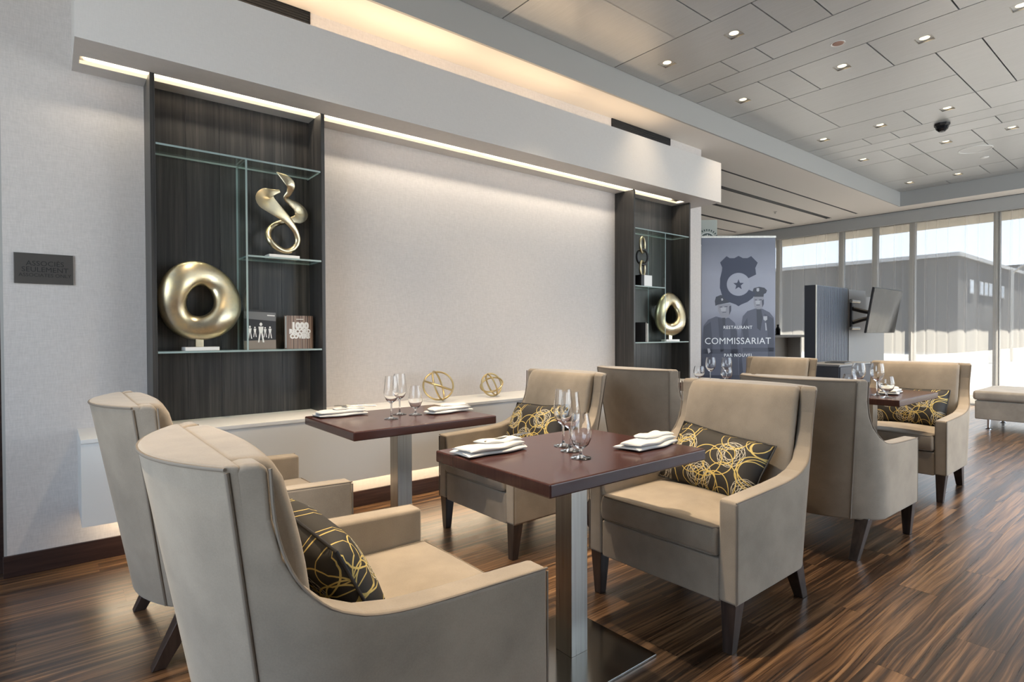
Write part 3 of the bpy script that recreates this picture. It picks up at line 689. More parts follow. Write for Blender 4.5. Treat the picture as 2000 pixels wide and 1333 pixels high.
    for s_ in (-1, 1):
        bm = bmesh.new(); y0, y1 = sorted((s_*(HW-.008), s_*(HW-.068))); ym = s_*(HW-.026); yn = s_*(HW-.062); ya, yb = sorted((ym, yn))
        hexa(bm, [(-.045, ya, 0), (-.008, ya, 0), (-.008, yb, 0), (-.045, yb, 0)], [(-.066, y0, .19), (-.004, y0, .19), (-.004, y1, .19), (-.066, y1, .19)]); bevel(bm, .002, 1); mesh_obj('leg', bm, M['leg'], o, 30)
        bm = bmesh.new(); ya, yb = sorted((s_*(HW-.065), s_*(HW-.105))); y0, y1 = sorted((s_*(HW-.045), s_*(HW-.11)))
        hexa(bm, [(-.705, ya, 0), (-.66, ya, 0), (-.66, yb, 0), (-.705, yb, 0)], [(-.61, y0, .20), (-.54, y0, .20), (-.54, y1, .20), (-.61, y1, .20)]); bevel(bm, .002, 1); mesh_obj('leg', bm, M['leg'], o, 30)
        for xx in (-.027, -.667):
            pass
    return o
def spline2(p): return [(v.x, v.y) for v in spline([(a, b_, 0) for a, b_ in p], 3)]
ch = make_chair('large velvet armchair closest to the camera, seen from behind, cushion inside')
ch.location = (1.0, 1.45, 0)
dup(ch, (.965, 2.60, 0), 0, 'velvet armchair seen from behind, between the nearest armchair and the sign wall')
dup(ch, (1.825, 2.60, 0), PI, 'velvet armchair facing the rear table, by the brass hoop balls')
dup(ch, (1.895, 1.43, 0), PI, 'velvet armchair facing the front table, all four dark legs visible')
dup(ch, (3.88, 1.44, 0), 0, 'velvet armchair with dark back turned, at the window side table')
dup(ch, (4.71, 1.505, 0), PI, 'velvet armchair facing the window side table, patterned cushion under tabletop')
dup(ch, (3.85, 2.53, 0), 0, 'velvet armchair with dark back turned, in front of the far display shelf')
dup(ch, (4.74, 2.63, 0), PI, 'velvet armchair in front of the grey banner, only its back visible')

# ------------------------------------------------------------------ cushions
def pillow(label, loc, rot, w=.48, h=.30, th=.075):
    bm = bmesh.new(); nu, nv = 16, 12; uvl = bm.loops.layers.uv.new('UVMap'); top, bot = [], []
    for i in range(nu+1):
        for j in range(nv+1):
            u, v = i/nu, j/nv; a, b_ = 2*u-1, 2*v-1
            k = (max(0, 1-a**4)*max(0, 1-b_**4))**.6
            x = w/2*a*(1-.05*(1-b_*b_)*0-.04*(1-abs(b_))*abs(a)); y_ = h/2*b_*(1-.07*(1-abs(a))*abs(b_))
            z = th*k*(1-.25*(a*a+b_*b_)/2)
            top.append((bm.verts.new((x, y_, z)), u, v)); bot.append(top[-1] if (i in (0, nu) or j in (0, nv)) else (bm.verts.new((x, y_, -z)), u, v))
    I = lambda i, j: i*(nv+1)+j
    for i in range(nu):
        for j in range(nv):
            for L, fl_ in ((top, 1), (bot, -1)):
                q = [L[I(i, j)], L[I(i+1, j)], L[I(i+1, j+1)], L[I(i, j+1)]][::fl_]
                f = bm.faces.new([e[0] for e in q])
                for lp, e in zip(f.loops, q): lp[uvl].uv = (e[1], e[2])
    edge = [top[I(i, 0)][0].co.copy() for i in range(nu)]+[top[I(nu, j)][0].co.copy() for j in range(nv)]+[top[I(i, nv)][0].co.copy() for i in range(nu, 0, -1)]+[top[I(0, j)][0].co.copy() for j in range(nv, 0, -1)]
    me = bpy.data.meshes.new('cushion'); bm.to_mesh(me); bm.free(); me.materials.append(M['pillow']); me.polygons.foreach_set('use_smooth', [True]*len(me.polygons))
    o = bpy.data.objects.new('cushion', me); COL.objects.link(o); o.location = loc; o.rotation_euler = rot
    tag(o, label, 'cushion', 'patterned lumbar cushions')
    b2 = bmesh.new(); tube(b2, edge, .004, 6, True); mesh_obj('piping', b2, M['ink'], o, 60)
    return o
def pillow_on(label, fx, yc, rz_chair, lean=22, roll=0, du=.49, zc=.60, dy=0, th=.075):
    """chair front at fx, facing +x (0) or -x (pi)"""
    d = 1 if rz_chair == 0 else -1
    x = fx-d*du
    # local x -> along chair width, local y -> up, local z -> towards the chair front
    ex = Vector((0, d, 0)); le = math.radians(lean)
    ez = Vector((d*math.cos(le), 0, math.sin(le))); ey = ez.cross(ex)
    R = Matrix((ex, ey, ez)).transposed() @ Matrix.Rotation(math.radians(roll), 3, 'Z')
    return pillow(label, (x, yc+dy, zc), R.to_euler(), th=th)
pillow_on('black cushion with yellow loops propped on the nearest armchair', 1.0, 1.42, 0, 28, 4, .47, .590)
pillow_on('black cushion with yellow loops on the armchair behind the front table', 1.895, 1.445, PI, 32, -7, .46, .578, dy=.0)
pillow_on('black cushion with yellow loops on the armchair facing the rear table', 1.825, 2.62, PI, 26, 3, .48, .594)
pillow_on('black cushion with loops partly hidden under the window side tabletop', 4.71, 1.50, PI, 24, 0, .48, .592)

# ------------------------------------------------------------------ tables
def make_table(label):
    o = thing('pedestal_table', label, 'table', group='pedestal dining tables')
    bm = bmesh.new(); box(bm, -.3875, .3875, -.305, .305, .703, .745); bevel(bm, .006, 3); mesh_obj('tabletop', bm, M['mahog'], o, 40)
    B('column', -.041, .041, -.041, .041, .012, .700, M['steel'], o, bv=.002)
    B('mounting_plate', -.15, .15, -.12, .12, .696, .703, M['blackmetal'], o)
    B('base_plate', -.215, .215, -.215, .215, .0, .012, M['polished'], o, bv=.002)
    return o
tb = make_table('dark wood table set for two in front of the nearest armchair'); tb.location = (1.472, 1.478, 0)
dup(tb, (1.402, 2.645, 0), 0, 'dark wood table set for two beside the white ledge')
dup(tb, (4.47, 1.54, 0), 0, 'dark wood table near the windows, its edge shining in daylight')
dup(tb, (4.30, 2.58, 0), 0, 'dark wood table hidden behind armchair backs, in front of the banner')
TZ = .745
# glasses
TALL = [(0, .004), (.034, .0005), (.036, .002), (.012, .006), (.0045, .014), (.004, .03), (.004, .072), (.008, .080), (.024, .092), (.034, .112), (.037, .132), (.034, .165), (.0285, .213), (.0277, .213), (.033, .165), (.036, .132), (.033, .113), (.023, .094), (.006, .084), (0, .083)]
SHORT = [(0, .004), (.033, .0005), (.035, .002), (.012, .006), (.005, .012), (.005, .026), (.010, .032), (.026, .045), (.036, .068), (.037, .088), (.033, .118), (.026, .152), (.0252, .152), (.032, .118), (.036, .088), (.035, .069), (.025, .047), (.008, .036), (0, .035)]
WINE = [(0, .004), (.036, .0005), (.038, .002), (.012, .006), (.0045, .014), (.004, .03), (.004, .085), (.008, .092), (.028, .108), (.041, .135), (.043, .155), (.039, .19), (.034, .212), (.0332, .212), (.038, .19), (.042, .155), (.040, .136), (.027, .110), (.006, .096), (0, .095)]
BOWL = [(0, .004), (.032, .0005), (.034, .002), (.012, .006), (.006, .012), (.005, .03), (.012, .036), (.034, .05), (.045, .075), (.045, .095), (.040, .125), (.036, .138), (.0352, .138), (.039, .125), (.044, .095), (.044, .076), (.033, .052), (.010, .040), (0, .039)]
gm = {}
def glass(kind, label, x, y_, grp):
    prof = dict(tall=TALL, short=SHORT, wine=WINE, bowl=BOWL)[kind]
    if kind not in gm:
        i = max(range(len(prof)), key=lambda q: prof[q][1]); L_ = lambda p, q: (p[0]+(q[0]-p[0])*.06, p[1]+(q[1]-p[1])*.06)
        prof = prof[:i]+[L_(prof[i], prof[i-1]), prof[i], prof[i+1], L_(prof[i+1], prof[i+2])]+prof[i+2:]
        bm = bmesh.new(); lathe(bm, prof, 28); bmesh.ops.remove_doubles(bm, verts=bm.verts[:], dist=1e-5)
        bmesh.ops.recalc_face_normals(bm, faces=bm.faces[:]); me = bpy.data.meshes.new('glass'); bm.to_mesh(me); bm.free(); me.materials.append(M['crystal']); me.polygons.foreach_set('use_smooth', [True]*len(me.polygons)); me.set_sharp_from_angle(angle=math.radians(55)); gm[kind] = me
    o = bpy.data.objects.new('wine_glass' if kind in ('tall', 'wine') else 'snifter_glass', gm[kind]); COL.objects.link(o); o.location = (x, y_, TZ+.0006)
    return tag(o, label, 'glass', grp)
g = 'glasses on the front table'
glass('tall', 'tall tulip glass on the front table, behind the other two glasses', 1.497, 1.545, g); glass('tall', 'tall tulip glass on the front table, between the other two', 1.452, 1.462, g); glass('short', 'short rounded glass on the front table, closest to the table edge', 1.398, 1.358, g)
g = 'glasses on the rear table'
glass('tall', 'tall tulip glass on the rear table, closer to the table edge', 1.318, 2.585, g); glass('tall', 'tall tulip glass on the rear table, farther from the table edge', 1.425, 2.70, g); glass('short', 'short glass on the rear table, half hidden behind the tall ones', 1.482, 2.635, g)
g = 'glasses on the window side table'
glass('wine', 'wine glass on the window side table, beside the round glass and napkin', 4.324, 1.44, g); glass('bowl', 'round stemmed glass on the window side table, closest to its edge', 4.20, 1.345, g); glass('wine', 'wine glass seen above the dark chair back, window side table', 4.30, 1.545, g); glass('bowl', 'round glass peeping over the dark chair back, window side table', 4.22, 1.60-.03, g)
g = 'glasses before the banner'
for q, (x, y_, k, lb) in enumerate(((4.30, 2.78, 'bowl', 'round glass in front of the banner, outermost of four, towards the shelf'), (4.37, 2.715, 'wine', 'tall wine glass in front of the banner, highest beside the outermost round one'), (4.46, 2.62, 'wine', 'tall wine glass in front of the banner, inner one of the tall pair'), (4.34, 2.55, 'bowl', 'round glass in front of the banner, nearest to the pale chair back'))): glass(k, lb, x, y_, g)
# napkins
def napkin(label, x, y_, rz, L=.25, Wd=.10, seed=0, tone=None):
    rnd = random.Random(seed); o = thing('napkin', label, 'napkin', (x, y_, TZ+.0008), rz, 'folded napkins')
    def layer(nm, x0, x1, y0, y1, z0, th, amp, ph, skew=0.):
        bm = bmesh.new(); nx, nk = 18, 16; rings = []
        for i in range(nx+1):
            u = i/nx; e = max(.12, 1-abs(2*u-1)**7)**.5; yc = (y0+y1)/2+.007*math.sin(5*u+ph)+skew*(u-.5); wd = (y1-y0)/2*(.93+.07*e)*(1+.06*math.sin(11*u+ph)); r_ = []
            for k in range(nk):
                a = 2*PI*k/nk; ca, sa = math.cos(a), math.sin(a)
                yy = yc+wd*math.copysign(abs(ca)**.55, ca); top = sa > 0
                zz = z0+th/2*(1+e*math.copysign(abs(sa)**.7, sa))+(amp*math.sin(9*u+ph+3*ca)*math.cos(3*ca+ph) if top else 0)
                xx = x0+(x1-x0)*u+.008*math.sin(2.5*ca+ph)
                r_.append(bm.verts.new((xx, yy, max(zz, z0 if z0 > 0 else 0))))
            rings.append(r_)
        for A, Bq in zip(rings, rings[1:]):
            for k in range(nk): bm.faces.new((A[k], A[(k+1) % nk], Bq[(k+1) % nk], Bq[k]))
        bm.faces.new(rings[0]); bm.faces.new(rings[-1][::-1])
        return mesh_obj(nm, bm, M['linen'], o, 75)
    layer('fold', -L/2, L/2, -Wd/2, Wd/2, 0, .016, .0015, seed)
    layer('fold', -L/2+.006, L/2-.012, -Wd/2+.006, Wd/2-.016, .014, .017, .003, seed+1.3)
    layer('fold', -L*.12, L*.44, -Wd*.22, Wd*.34, .027, .014, .004, seed+2.1, -.03)
    return o
napkin('folded white napkin on the front table, with a fork tucked in it', 1.225, 1.635, math.radians(4), .27, .12, 1)
napkin('folded white napkin on the front table, beside the patterned cushion', 1.74, 1.34, math.radians(6), .27, .11, 2)
napkin('folded white napkin on the rear table, with a fork across it', 1.17, 2.86, math.radians(-6), .25, .11, 3)
napkin('folded white napkin on the rear table, towards the brass hoop balls', 1.665, 2.61, math.radians(2), .25, .11, 4)
napkin('folded napkin with pinkish cast on the window side table', 4.50, 1.42, math.radians(10), .24, .12, 5)
def fork(label, x, y_, rz, z):
    o = thing('fork', label, 'fork', (x, y_, z), rz)
    bm = bmesh.new(); tube(bm, [(-.10, 0, .004), (-.04, 0, .008), (.02, 0, .007), (.05, 0, .012)], .0032, 6); mesh_obj('handle', bm, M['steel'], o, 60)
    bm = bmesh.new(); box(bm, .045, .075, -.011, .011, .009, .0115); 
    for q in range(4): box(bm, .074, .112, -.011+q*.0063, -.0085+q*.0063, .0105, .0125)
    mesh_obj('tines', bm, M['steel'], o)
fork('steel fork tucked in the front table napkin, tines showing', 1.30, 1.645, math.radians(3), TZ+.034)
fork('steel fork lying across the rear table napkin near the large shelf', 1.25, 2.845, math.radians(160), TZ+.038)

# ------------------------------------------------------------------ window wall
Z0, Z1 = .12, 3.005
mull = [q*1.028 for q in (6.55, 5.46, 4.31, 3.765, 3.21, 2.12, 1.03, -.06, -1.15, -2.24)]; WX = XW+.22
wl = tag(B('wall_right', XW, XW+.04, YC-.1, YE, Z1, 3.6, M['bulk']), kind='structure')
B('lintel', WX+.0, WX+.2, YC-.1, YE, Z1+.18, 3.6, M['bulk'], wl)
B('sill', WX-.04, WX+.25, YC-.1, YE, -.02, Z0, M['white'], wl)
B('header_groove', XW-.026, XW-.006, YC, YE, ZC-.004, ZC+.06, M['black'], wl)
B('curtain_track', XW+.09, XW+.12, YC, YE, Z1+.16, Z1+.18, M['white'], wl)
for k in range(len(mull)-1):
    b_, a = mull[k], mull[k+1]
    o = tag(B('window_%d' % (k+1), WX-.06+.06, WX-.06+.16, b_-.04, b_+.04, Z0, (Z1+.18), M['mullion']), kind='structure')
    B('pane', WX-.06+.108, WX-.06+.112, a+.04, b_-.04, Z0+.04, (Z1+.18)-.04, M['tinted'], o)
    bm = bmesh.new(); box(bm, WX-.06+.07, WX-.06+.15, a+.04, b_-.04, Z0, Z0+.04); box(bm, WX-.06+.07, WX-.06+.15, a+.04, b_-.04, (Z1+.18)-.04, (Z1+.18)); mesh_obj('rail', bm, M['mullion'], o)
o = tag(B('wall_corner', WX, WX-.06+.25, 6.55, YE, 0, (Z1+.18), M['paint']), kind='structure')
# sheer curtains
def curtain(label, y0, y1, seed):
    rnd = random.Random(seed); bm = bmesh.new(); n = 420; nz = 6; x0 = XW+.105
    ph = [rnd.uniform(0, 6.28) for _ in range(4)]; gat = [(q+rnd.uniform(.15, .85))/13 for q in range(13)]; gw = [rnd.uniform(.4, 1.2) for _ in range(13)]
    rows_ = []
    for j in range(nz+1):
        v = j/nz; z = .03+(Z1+.16-.03)*v; r_ = []
        for i in range(n+1):
            u = i/n; s_ = u*(y1-y0)
            amp = .014*(1.25-.5*v)
            d = amp*(math.sin(2*PI*s_/.31+ph[0]+1.6*math.sin(2*PI*s_/.9+ph[1]))*.6+.45*math.sin(2*PI*s_/.55+ph[2]+.5*v))
            for gq, gk in zip(gat, gw): d -= .022*gk*math.exp(-((u-gq-.006*gk*(1-v))*(y1-y0)/(.007+.012*(1-v)))**2)
            yy = y0+s_+.012*math.sin(2*PI*s_/.31+ph[1])*(1-v)
            r_.append(bm.verts.new((x0+d, yy, z)))
        rows_.append(r_)
    for A, Bq in zip(rows_, rows_[1:]):
        for i in range(n): bm.faces.new((A[i], A[i+1], Bq[i+1], Bq[i]))
    o = mesh_obj('sheer_curtain', bm, M['sheer'], None, 180); tag(o, label, 'curtain', 'sheer curtains along the window wall'); return o
for k, (a, b_, lb) in enumerate(((4.33, 7.0, 'behind the banner and the counter'), (2.14, 4.31, 'behind the wall mounted screen'), (-.04, 2.12, 'behind the beige bench'), (-2.2, -.06, 'hanging past the beige bench at the room corner'))):
    curtain('floor length sheer pale curtain '+lb, a, b_, 11+k)

# ------------------------------------------------------------------ banner
d = Vector((.629, .777, 0)); r_ = Vector((.777, -.629, 0))
bp = d*6.7+r_*2.652
bn = thing('roll_up_banner', 'tall grey blue roll-up restaurant banner with shield emblem', 'banner', (bp.x, bp.y, 0), math.radians(51.016-90))
BW, BT = .432, 2.275
m, t, b = mat('banner print', (.2, .22, .28), .5); sxyz = t.n('ShaderNodeSeparateXYZ'); t.l(objco(t), sxyz.inputs[0])
nz_ = t.noise(objco(t), 3, 4); f = t.math('ADD', t.math('DIVIDE', sxyz.outputs['Z'], 2.27), t.math('MULTIPLY', nz_, .06))
t.l(t.ramp(f, (.38, (.022, .025, .048)), (.52, (.10, .105, .155)), (.66, (.32, .33, .40)), (.84, (.32, .33, .40)), (1.0, (.17, .18, .23))), b.inputs['Base Color'])
B('graphic_panel', -BW, BW, -.003, .003, .09, BT, m, bn)
B('top_rail', -BW-.006, BW+.006, -.008, .008, BT, BT+.025, M['steel'], bn, bv=.003)
B('base_cassette', -BW-.01, BW+.01, -.05, .05, .012, .09, M['steel'], bn, bv=.01)
for s_ in (-1, 1): B('foot', s_*.3-.02, s_*.3+.02, -.16, .16, 0, .012, M['blackmetal'], bn)
bm = bmesh.new(); tube(bm, [(0, .02, .05), (0, .02, BT)], .009, 8); mesh_obj('support_pole', bm, M['steel'], bn, 60)
# print: coordinates measured on a grid of 784x1333 px (crop of the photograph), converted to panel metres
def bpx(x, y_): return ((x-362)/3.92*6.7/1116.1, BT-(y_-190)/3.92*6.7/1116.1)
FB = Matrix.Translation((0, -.0032, 0)) @ FACE_NY
navy = mat('banner navy', (.020, .026, .060), .5)[0]
greys = [mat('banner tone', c, .5)[0] for c in ((.028, .031, .05), (.045, .048, .075), (.27, .27, .31), (.42, .42, .46), (.085, .09, .13))]
def poly(ps): return [bpx(*p) for p in ps]
# officers
flat('officer_jacket', [poly([(95, 860), (130, 815), (190, 790), (235, 800), (290, 800), (335, 840), (352, 900), (365, 1050), (370, 1240), (85, 1240), (88, 1000)])], .0004, FB, greys[4], bn)
flat('officer_jacket', [poly([(385, 860), (395, 790), (430, 750), (490, 730), (545, 732), (600, 760), (632, 800), (638, 1000), (636, 1240), (400, 1240), (380, 1000)])], .0004, FB, greys[4], bn)
flat('officer_shirt_shade', [poly([(95, 870), (150, 830), (165, 1000), (150, 1240), (85, 1240)]), poly([(300, 860), (350, 900), (365, 1240), (310, 1240)]), poly([(205, 800), (240, 810), (250, 1060), (225, 1060)]), poly([(388, 870), (430, 800), (445, 980), (410, 1000)]), poly([(560, 770), (632, 810), (636, 1240), (590, 1240), (585, 900)]), poly([(90, 1040), (365, 1040), (365, 1075), (90, 1075)]), poly([(395, 1030), (636, 1030), (636, 1060), (395, 1060)])], .0007, FB, greys[1], bn)
flat('officer_tie', [poly([(500, 735), (535, 735), (548, 800), (530, 900), (505, 880)]), poly([(238, 800), (262, 800), (262, 880), (246, 900)])], .0009, FB, greys[0], bn)
flat('officer_face', [poly([(203, 700), (300, 692), (306, 740), (290, 790), (262, 808), (228, 795), (208, 750)]), poly([(478, 640), (555, 636), (556, 690), (545, 725), (515, 742), (485, 720), (478, 680)])], .0006, FB, greys[2], bn)
flat('officer_face_light', [poly([(225, 722), (268, 718), (264, 748), (230, 750)]), poly([(492, 670), (528, 670), (524, 696), (496, 697)])], .0008, FB, greys[3], bn)
flat('officer_features', [poly([(218, 716), (238, 714), (238, 720), (218, 722)]), poly([(255, 713), (278, 711), (278, 717), (255, 719)]), poly([(238, 758), (270, 755), (268, 759), (240, 762)]), poly([(486, 662), (503, 661), (503, 667), (486, 668)]), poly([(520, 661), (542, 660), (542, 666), (520, 667)]), poly([(498, 702), (526, 701), (524, 706), (500, 707)]), poly([(292, 712), (306, 706), (306, 745), (292, 780)]), poly([(540, 668), (556, 660), (556, 695), (545, 722)])], .0010, FB, greys[1], bn)
flat('officer_cap', [poly([(182, 672), (190, 640), (225, 626), (270, 636), (310, 665), (300, 682), (205, 700), (186, 708)]), poly([(470, 600), (478, 575), (520, 564), (560, 572), (580, 592), (572, 612), (556, 620), (553, 640), (480, 640), (482, 622), (470, 610)])], .0009, FB, greys[0], bn)
flat('officer_badges', [poly([(228, 655), (240, 650), (246, 664), (234, 672)]), poly([(500, 575), (520, 573), (520, 596), (510, 602), (500, 596)]), poly([(552, 790), (582, 788), (582, 815), (568, 826), (554, 815)]), poly([(566, 840), (574, 840), (580, 898), (570, 898)]), poly([(125, 1035), (142, 1035), (150, 1060), (132, 1075)])], .0012, FB, greys[3], bn)
# shield with a C cut
cx, cy = 362, 545
outer = [(270, 330), (295, 345), (330, 345), (362, 328), (395, 345), (430, 345), (458, 330), (508, 380), (490, 420), (496, 470)]
ring_in = [(cx+90*math.cos(a), cy+88*math.sin(a)) for a in [math.radians(q) for q in range(-32, -329, -11)]]  # from upper right counterclockwise to lower right
low = [(495, 612), (470, 650), (430, 680), (385, 698), (362, 712), (340, 698), (290, 680), (240, 640), (220, 570), (222, 500), (236, 440), (238, 415), (222, 378)]
pts = outer+ring_in+[(cx+90*math.cos(math.radians(28)), cy+88*math.sin(math.radians(28)))]+low
flat('shield', [poly(pts)], .0014, FB, navy, bn)
disc = mat('banner disc', (.34, .35, .42), .5)[0]
flat('shield_disc', [poly([(cx+88*math.cos(a), cy+86*math.sin(a)) for a in [2*PI*q/40 for q in range(40)]])], .0011, FB, disc, bn)
flat('star', [poly([(cx+(42 if q % 2 == 0 else 18)*math.sin(q*PI/5), cy+3-(42 if q % 2 == 0 else 18)*math.cos(q*PI/5)) for q in range(10)])], .0018, FB, navy, bn)
bw_ = mat('banner white', (.85, .86, .88), .5)[0]
def btext(tx, x, y_, h, off=0, sp=1., sx=1.):
    X, Z = bpx(x, y_); text('lettering', tx, h, Matrix.Translation((X, -.0050, Z)) @ FACE_NY, bw_, bn, .0004, off, space=sp, sx=sx)
btext('COMMISSARIAT', 357, 980, .108, 0.0, 1.03, 1.0); btext('RESTAURANT', 357, 875, .052, .0006, 1.15, .95); btext('PAR NOUVEL', 362, 1088, .052, .0006, 1.2, .95)
# key sign behind banner
kp = d*7.4+r_*(7.4*(1384-1000)/1116.1)
ks = thing('award_plaque', 'small grey green award plaque with leaf emblem peeping above banner', 'plaque', (kp.x, kp.y, 0), math.radians(51.016-90))
kz = lambda y_: 1.17+(651-y_)*7.4/1116.1
B('board', -.105, .105, -.006, .006, kz(500), kz(432), mat('plaque grey', (.42, .44, .40), .4)[0], ks, bv=.001)
bm = bmesh.new(); tube(bm, [(0, .015, .02), (0, .015, kz(470))], .012, 8); mesh_obj('stand_pole', bm, M['steel'], ks, 60)
bm = bmesh.new(); lathe(bm, [(0, 0), (.16, 0), (.16, .012), (.02, .02), (0, .02)], 24); mesh_obj('stand_base', bm, M['steel'], ks, 40)
KB = Matrix.Translation((-.022, -.0062, kz(472))) @ FACE_NY
dg_ = mat('plaque dark', (.05, .075, .07), .5)[0]; lt = mat('plaque white', (.75, .77, .74), .5)[0]
flat('emblem_disc', [circ(0, 0, .105, .105, 32)], .0006, KB, lt, ks); flat('emblem_field', [circ(0, 0, .095, .095, 32)], .0009, KB, dg_, ks)
leaf = [(0, .085), (.012, .06), (.03, .07), (.026, .045), (.055, .048), (.045, .03), (.065, .015), (.04, .006), (.03, -.01), (.006, 0), (.004, -.04), (-.004, -.04), (-.006, 0), (-.03, -.01), (-.04, .006), (-.065, .015), (-.045, .03), (-.055, .048), (-.026, .045), (-.03, .07), (-.012, .06)]
flat('leaf', [leaf], .0014, KB, lt, ks)
for q in range(11):
    a = math.radians(158-q*13); flat('print_mark', [[(-.008, -.012), (.008, -.012), (.008, .012), (-.008, .012)]], .0004, KB @ Matrix.Translation((.135*math.cos(a), .135*math.sin(a), .0004)) @ Matrix.Rotation(a-PI/2, 4, 'Z'), dg_, ks)

# ------------------------------------------------------------------ media partition and screen
PX, PY = 7.5, 3.19
mp = thing('media_partition', 'blue grey fluted partition wall carrying the screen bracket', 'partition', (PX, PY, 0))
PH = 1.765
B('panel', 0, .985, 0, .135, 0, PH, M['panel'], mp); B('end_panel', -.004, 0, 0, .135, 0, PH, M['panelside'], mp)
bm = bmesh.new()
for k in range(24): box(bm, .015+k*.0405, .015+k*.0405+.026, -.006, 0, .02, PH-.01)
tag(mesh_obj('flutes', bm, M['panel'], mp), kind='stuff')
B('dark_reveal', .985, 1.03, .02, .135, 0, PH, M['blackmetal'], mp); B('bracket_panel', 1.03, 1.62, -.0, .135, 0, PH-.01, M['panelback'], mp); B('set_back_panel', 1.62, 2.5, .05, .135, 0, PH-.08, M['panelback'], mp)
B('edge_trim', -.006, .012, -.009, .0, 0, PH, mat('pale edge', (.6, .6, .55), .4)[0], mp)
tv = thing('wall_screen', 'flat black screen tilted on an arm from the grey partition', 'screen', (8.76, 2.83, 1.45))
tilt = Matrix.Rotation(math.radians(9), 4, 'X')
def tvb(nm, *a, m): o = B(nm, *a, m, tv, bv=.003); o.matrix_local = tilt; return o
tvb('casing', -.52, .52, .0, .024, -.30, .30, m=M['blackmetal']); tvb('display', -.512, .512, -.004, .0, -.292, .292, m=M['blackgloss'])
br = thing('screen_bracket', 'black and grey articulated wall bracket behind the tilted screen', 'bracket', (8.55, 3.19, 1.40))
B('wall_plate', .0, .05, -.03, 0, -.20, .22, M['blackmetal'], br, bv=.003)
for zz in (-.18, .19): bm = bmesh.new(); tube(bm, [(-.06, -.04, zz), (.22, -.04, zz)], .022, 10); mesh_obj('rail', bm, M['steel'], br, 60)
for zz in (-.10, .09): bm = bmesh.new(); tube(bm, [(.03, -.03, zz), (.10, -.13, zz*.6), (.16, -.25, zz*.25)], .028, 8); mesh_obj('arm', bm, M['blackmetal'], br, 60)
B('pivot', .11, .21, -.29, -.22, -.07, .12, M['panel'], br, bv=.01)
bm = bmesh.new(); tube(bm, spline([(.12, -.2, -.1), (.2, -.26, -.16), (.24, -.28, -.08), (.20, -.28, -.02)], 5), .007, 6); mesh_obj('cable', bm, M['ink'], br, 60)
# dark console below
cs = thing('console_cabinet', 'dark grey console cabinet behind the window side table', 'cabinet', (7.0, 2.72, 0))
B('body', 0, .95, 0, .44, .06, .775, M['panelside'], cs, bv=.003); B('worktop', -.01, .97, -.012, .44, .775, .795, M['panelback'], cs, bv=.002); B('plinth', .03, .92, .03, .42, 0, .06, M['blackmetal'], cs)
for k in range(2): dd = B('door', .012+k*.468, .468+k*.468, -.012, .0, .08, .765, M['panelside'], cs, bv=.001); B('handle', .43+k*.08, .44+k*.08, -.03, -.012, .5, .65, M['steel'], dd)
o = thing('folder', 'thin dark folder lying on the console cabinet', 'folder', (7.45, 2.9, .796), .1); B('cover', -.15, .15, -.11, .11, 0, .003, M['blackmetal'], o); B('sheets', -.145, .145, -.105, .105, .003, .008, M['linen'], o); B('cover', -.15, .15, -.11, .11, .008, .011, M['blackmetal'], o)

# ------------------------------------------------------------------ bench, counter, far chair
ot = thing('bench', 'beige upholstered bench on chrome legs in front of the curtains', 'bench', (8.62, .35, 0))
B('base', 0, .98, 0, 1.48, .125, .345, M['ottofab'], ot, bv=.012, seg=3); B('seat_pad', -.02, 1.0, -.02, 1.50, .350, .465, M['ottofab'], ot, bv=.035, seg=4)
for x in (.13, .86):
    for y_ in (.12, 1.37):
        bm = bmesh.new(); lathe(bm, [(0, 0), (.035, 0), (.035, .008), (.018, .016), (.018, .126), (0, .126)], 16, (x, y_, 0)); mesh_obj('leg', bm, M['chrome'], ot, 40)
hc = thing('high_counter', 'high counter with thin dark top before the far windows', 'counter', (8.3, 4.35, 0), math.radians(0))
B('counter_top', 0, 1.6, 0, .6, 1.085, 1.125, M['leg'], hc, bv=.003); B('front_panel', .05, 1.55, .28, .32, .0, 1.085, M['white'], hc)
for x in (.06, 1.5): B('leg', x, x+.04, .06, .54, 0, 1.085, M['white'], hc)
fc = thing('side_chair', 'grey upholstered chair with wooden frame behind the pale armchair', 'chair', (7.3, 3.95, 0), math.radians(40))
B('seat', -.23, .23, -.22, .24, .42, .48, M['panelback'], fc, bv=.02, seg=3); B('back_pad', -.22, .22, .225, .265, .52, 1.0, mat('pale grey fabric', (.48, .48, .45), .8)[0], fc, bv=.01)
bm = bmesh.new(); box(bm, -.245, -.22, .22, .27, .48, 1.03); box(bm, .22, .245, .22, .27, .48, 1.03); box(bm, -.245, .245, .22, .27, 1.0, 1.03); mesh_obj('back_frame', bm, M['leg'], fc)
for x in (-.22, .19):
    for y_ in (-.21, .22): B('leg', x, x+.03, y_, y_+.03, 0, .42, M['leg'], fc)
o = thing('white_bowl', 'white rounded bowl beside the grey side chair', 'bowl', (7.05, 3.55, .75))
bm = bmesh.new(); lathe(bm, [(0, 0), (.06, 0), (.11, .03), (.13, .08), (.125, .08), (.10, .035), (0, .012)], 28); mesh_obj('shell', bm, M['marble'], o, 50)
o = thing('side_table', 'small dark side table under the white bowl', 'table', (7.05, 3.55, 0))
bm = bmesh.new(); lathe(bm, [(0, .725), (.26, .725), (.26, .75), (0, .75)], 32); mesh_obj('tabletop', bm, M['leg'], o, 40)
bm = bmesh.new(); lathe(bm, [(0, .01), (.03, .01), (.03, .725), (0, .725)], 16); mesh_obj('column', bm, M['steel'], o, 40); bm = bmesh.new(); lathe(bm, [(0, 0), (.2, 0), (.2, .012), (0, .012)], 28); mesh_obj('base_plate', bm, M['steel'], o, 40)
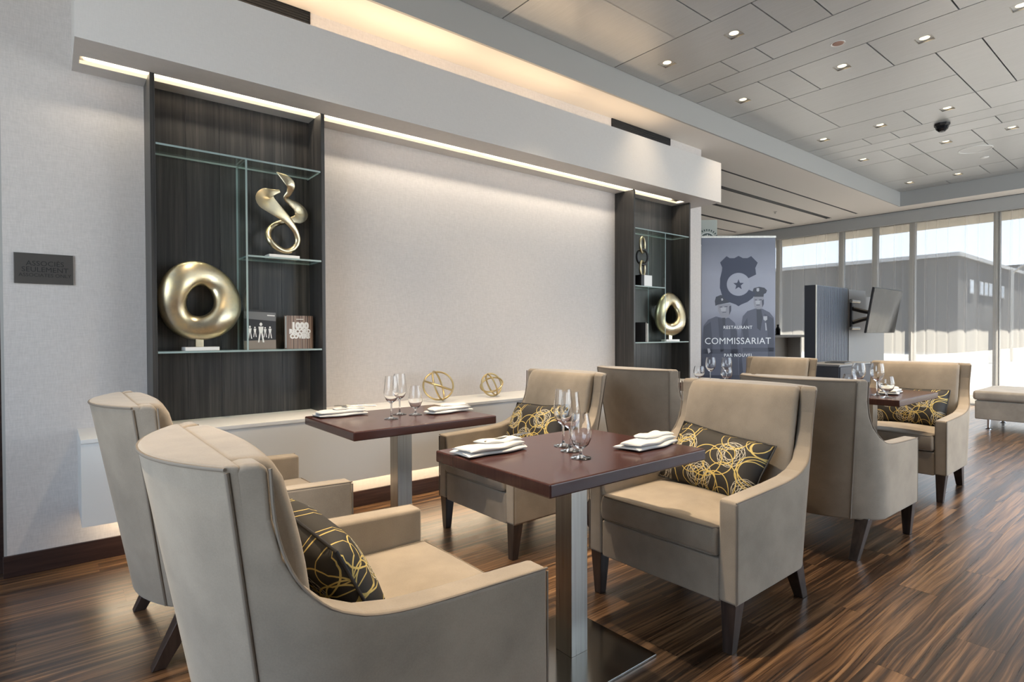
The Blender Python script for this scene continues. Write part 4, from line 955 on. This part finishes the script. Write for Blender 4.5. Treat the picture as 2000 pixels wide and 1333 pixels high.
for k, (x, hh, lb) in enumerate(((8.95, .10, 'short dark jar on the high counter beside the partition'), (9.1, .16, 'taller dark bottle on the high counter beside the partition'))):
    o = thing('bottle', lb, 'bottle', (x, 4.45, 1.1255)); bm = bmesh.new(); lathe(bm, [(0, 0), (.035, 0), (.037, .01), (.037, hh*.6), (.015, hh*.8), (.014, hh), (0, hh)], 18); mesh_obj('body', bm, M['blackgloss'], o, 50)
    bm = bmesh.new(); lathe(bm, [(.016, hh-.01), (.016, hh+.008), (0, hh+.008)], 14); mesh_obj('cap', bm, M['blackmetal'], o, 40)

# ------------------------------------------------------------------ outside
tag(B('ground', XW+.42, 160, -60, 120, -.4, -.2, mat('pale asphalt', (.16, .15, .14), .9)[0]), kind='structure')
tag(B('trim_2', XW+.42, 12.6, -8, 12, 3.05, 3.35, mat('eave soffit', (.50, .44, .35), .8)[0]), kind='structure')
bl = thing('grey_building', 'flat roofed grey brick building across the street', 'building', (45, 10.45, -.2))
m, t, b = mat('grey brick facade', (.25, .24, .24), .9); f = t.noise(t.mapping(objco(t), (2, 2, 8)), 1, 3); t.l(t.ramp(f, (.3, (.05, .048, .048)), (.7, (.066, .064, .064))), b.inputs['Base Color'])
B('block', 0, 26, 0, 75, 0, 6.2, m, bl); B('parapet', -.12, 26.1, -.12, 75.1, 6.2, 6.45, M['bulk'], bl)
wm = mat('pale window glass', (.5, .53, .56), .2)[0]
for k in range(8):
    if k == 1: continue
    x = 2.6+k*1.25; w_ = B('window', x, x+.95, -.05, .02, 3.9, 4.85, M['bulk'], bl); B('pane', x+.08, x+.87, -.06, -.045, 3.98, 4.77, wm, w_)
for k in range(3):
    y_ = 14+k*10; w_ = B('window', -.05, .02, y_, y_+3.4, 2.6, 3.7, M['bulk'], bl); B('pane', -.06, -.045, y_+.1, y_+3.3, 2.7, 3.6, wm, w_)
b2 = thing('dark_building', 'darker block rising behind the grey brick building', 'building', (76, 5, -.2)); B('block', 0, 20, 0, 9, 0, 7.9, mat('dark facade', (.12, .12, .125), .9)[0], b2); B('parapet', -.1, 20.1, -.1, 9.1, 7.9, 8.1, M['blackmetal'], b2)
lp = thing('street_lamp', 'thin street lamp with one arm outside the windows', 'lamp', (34, 5.9, -.2))
bm = bmesh.new(); tube(bm, [(0, 0, 0), (0, 0, 4.2)], .06, 8); mesh_obj('pole', bm, M['steel'], lp, 60)
bm = bmesh.new(); tube(bm, spline([(0, 0, 4.0), (0, -.4, 4.35), (0, -1.3, 4.6)], 5), .05, 8); mesh_obj('arm', bm, M['steel'], lp, 60); B('lamp_head', -.12, .12, -1.75, -1.25, 4.52, 4.66, M['steel'], lp, bv=.03)
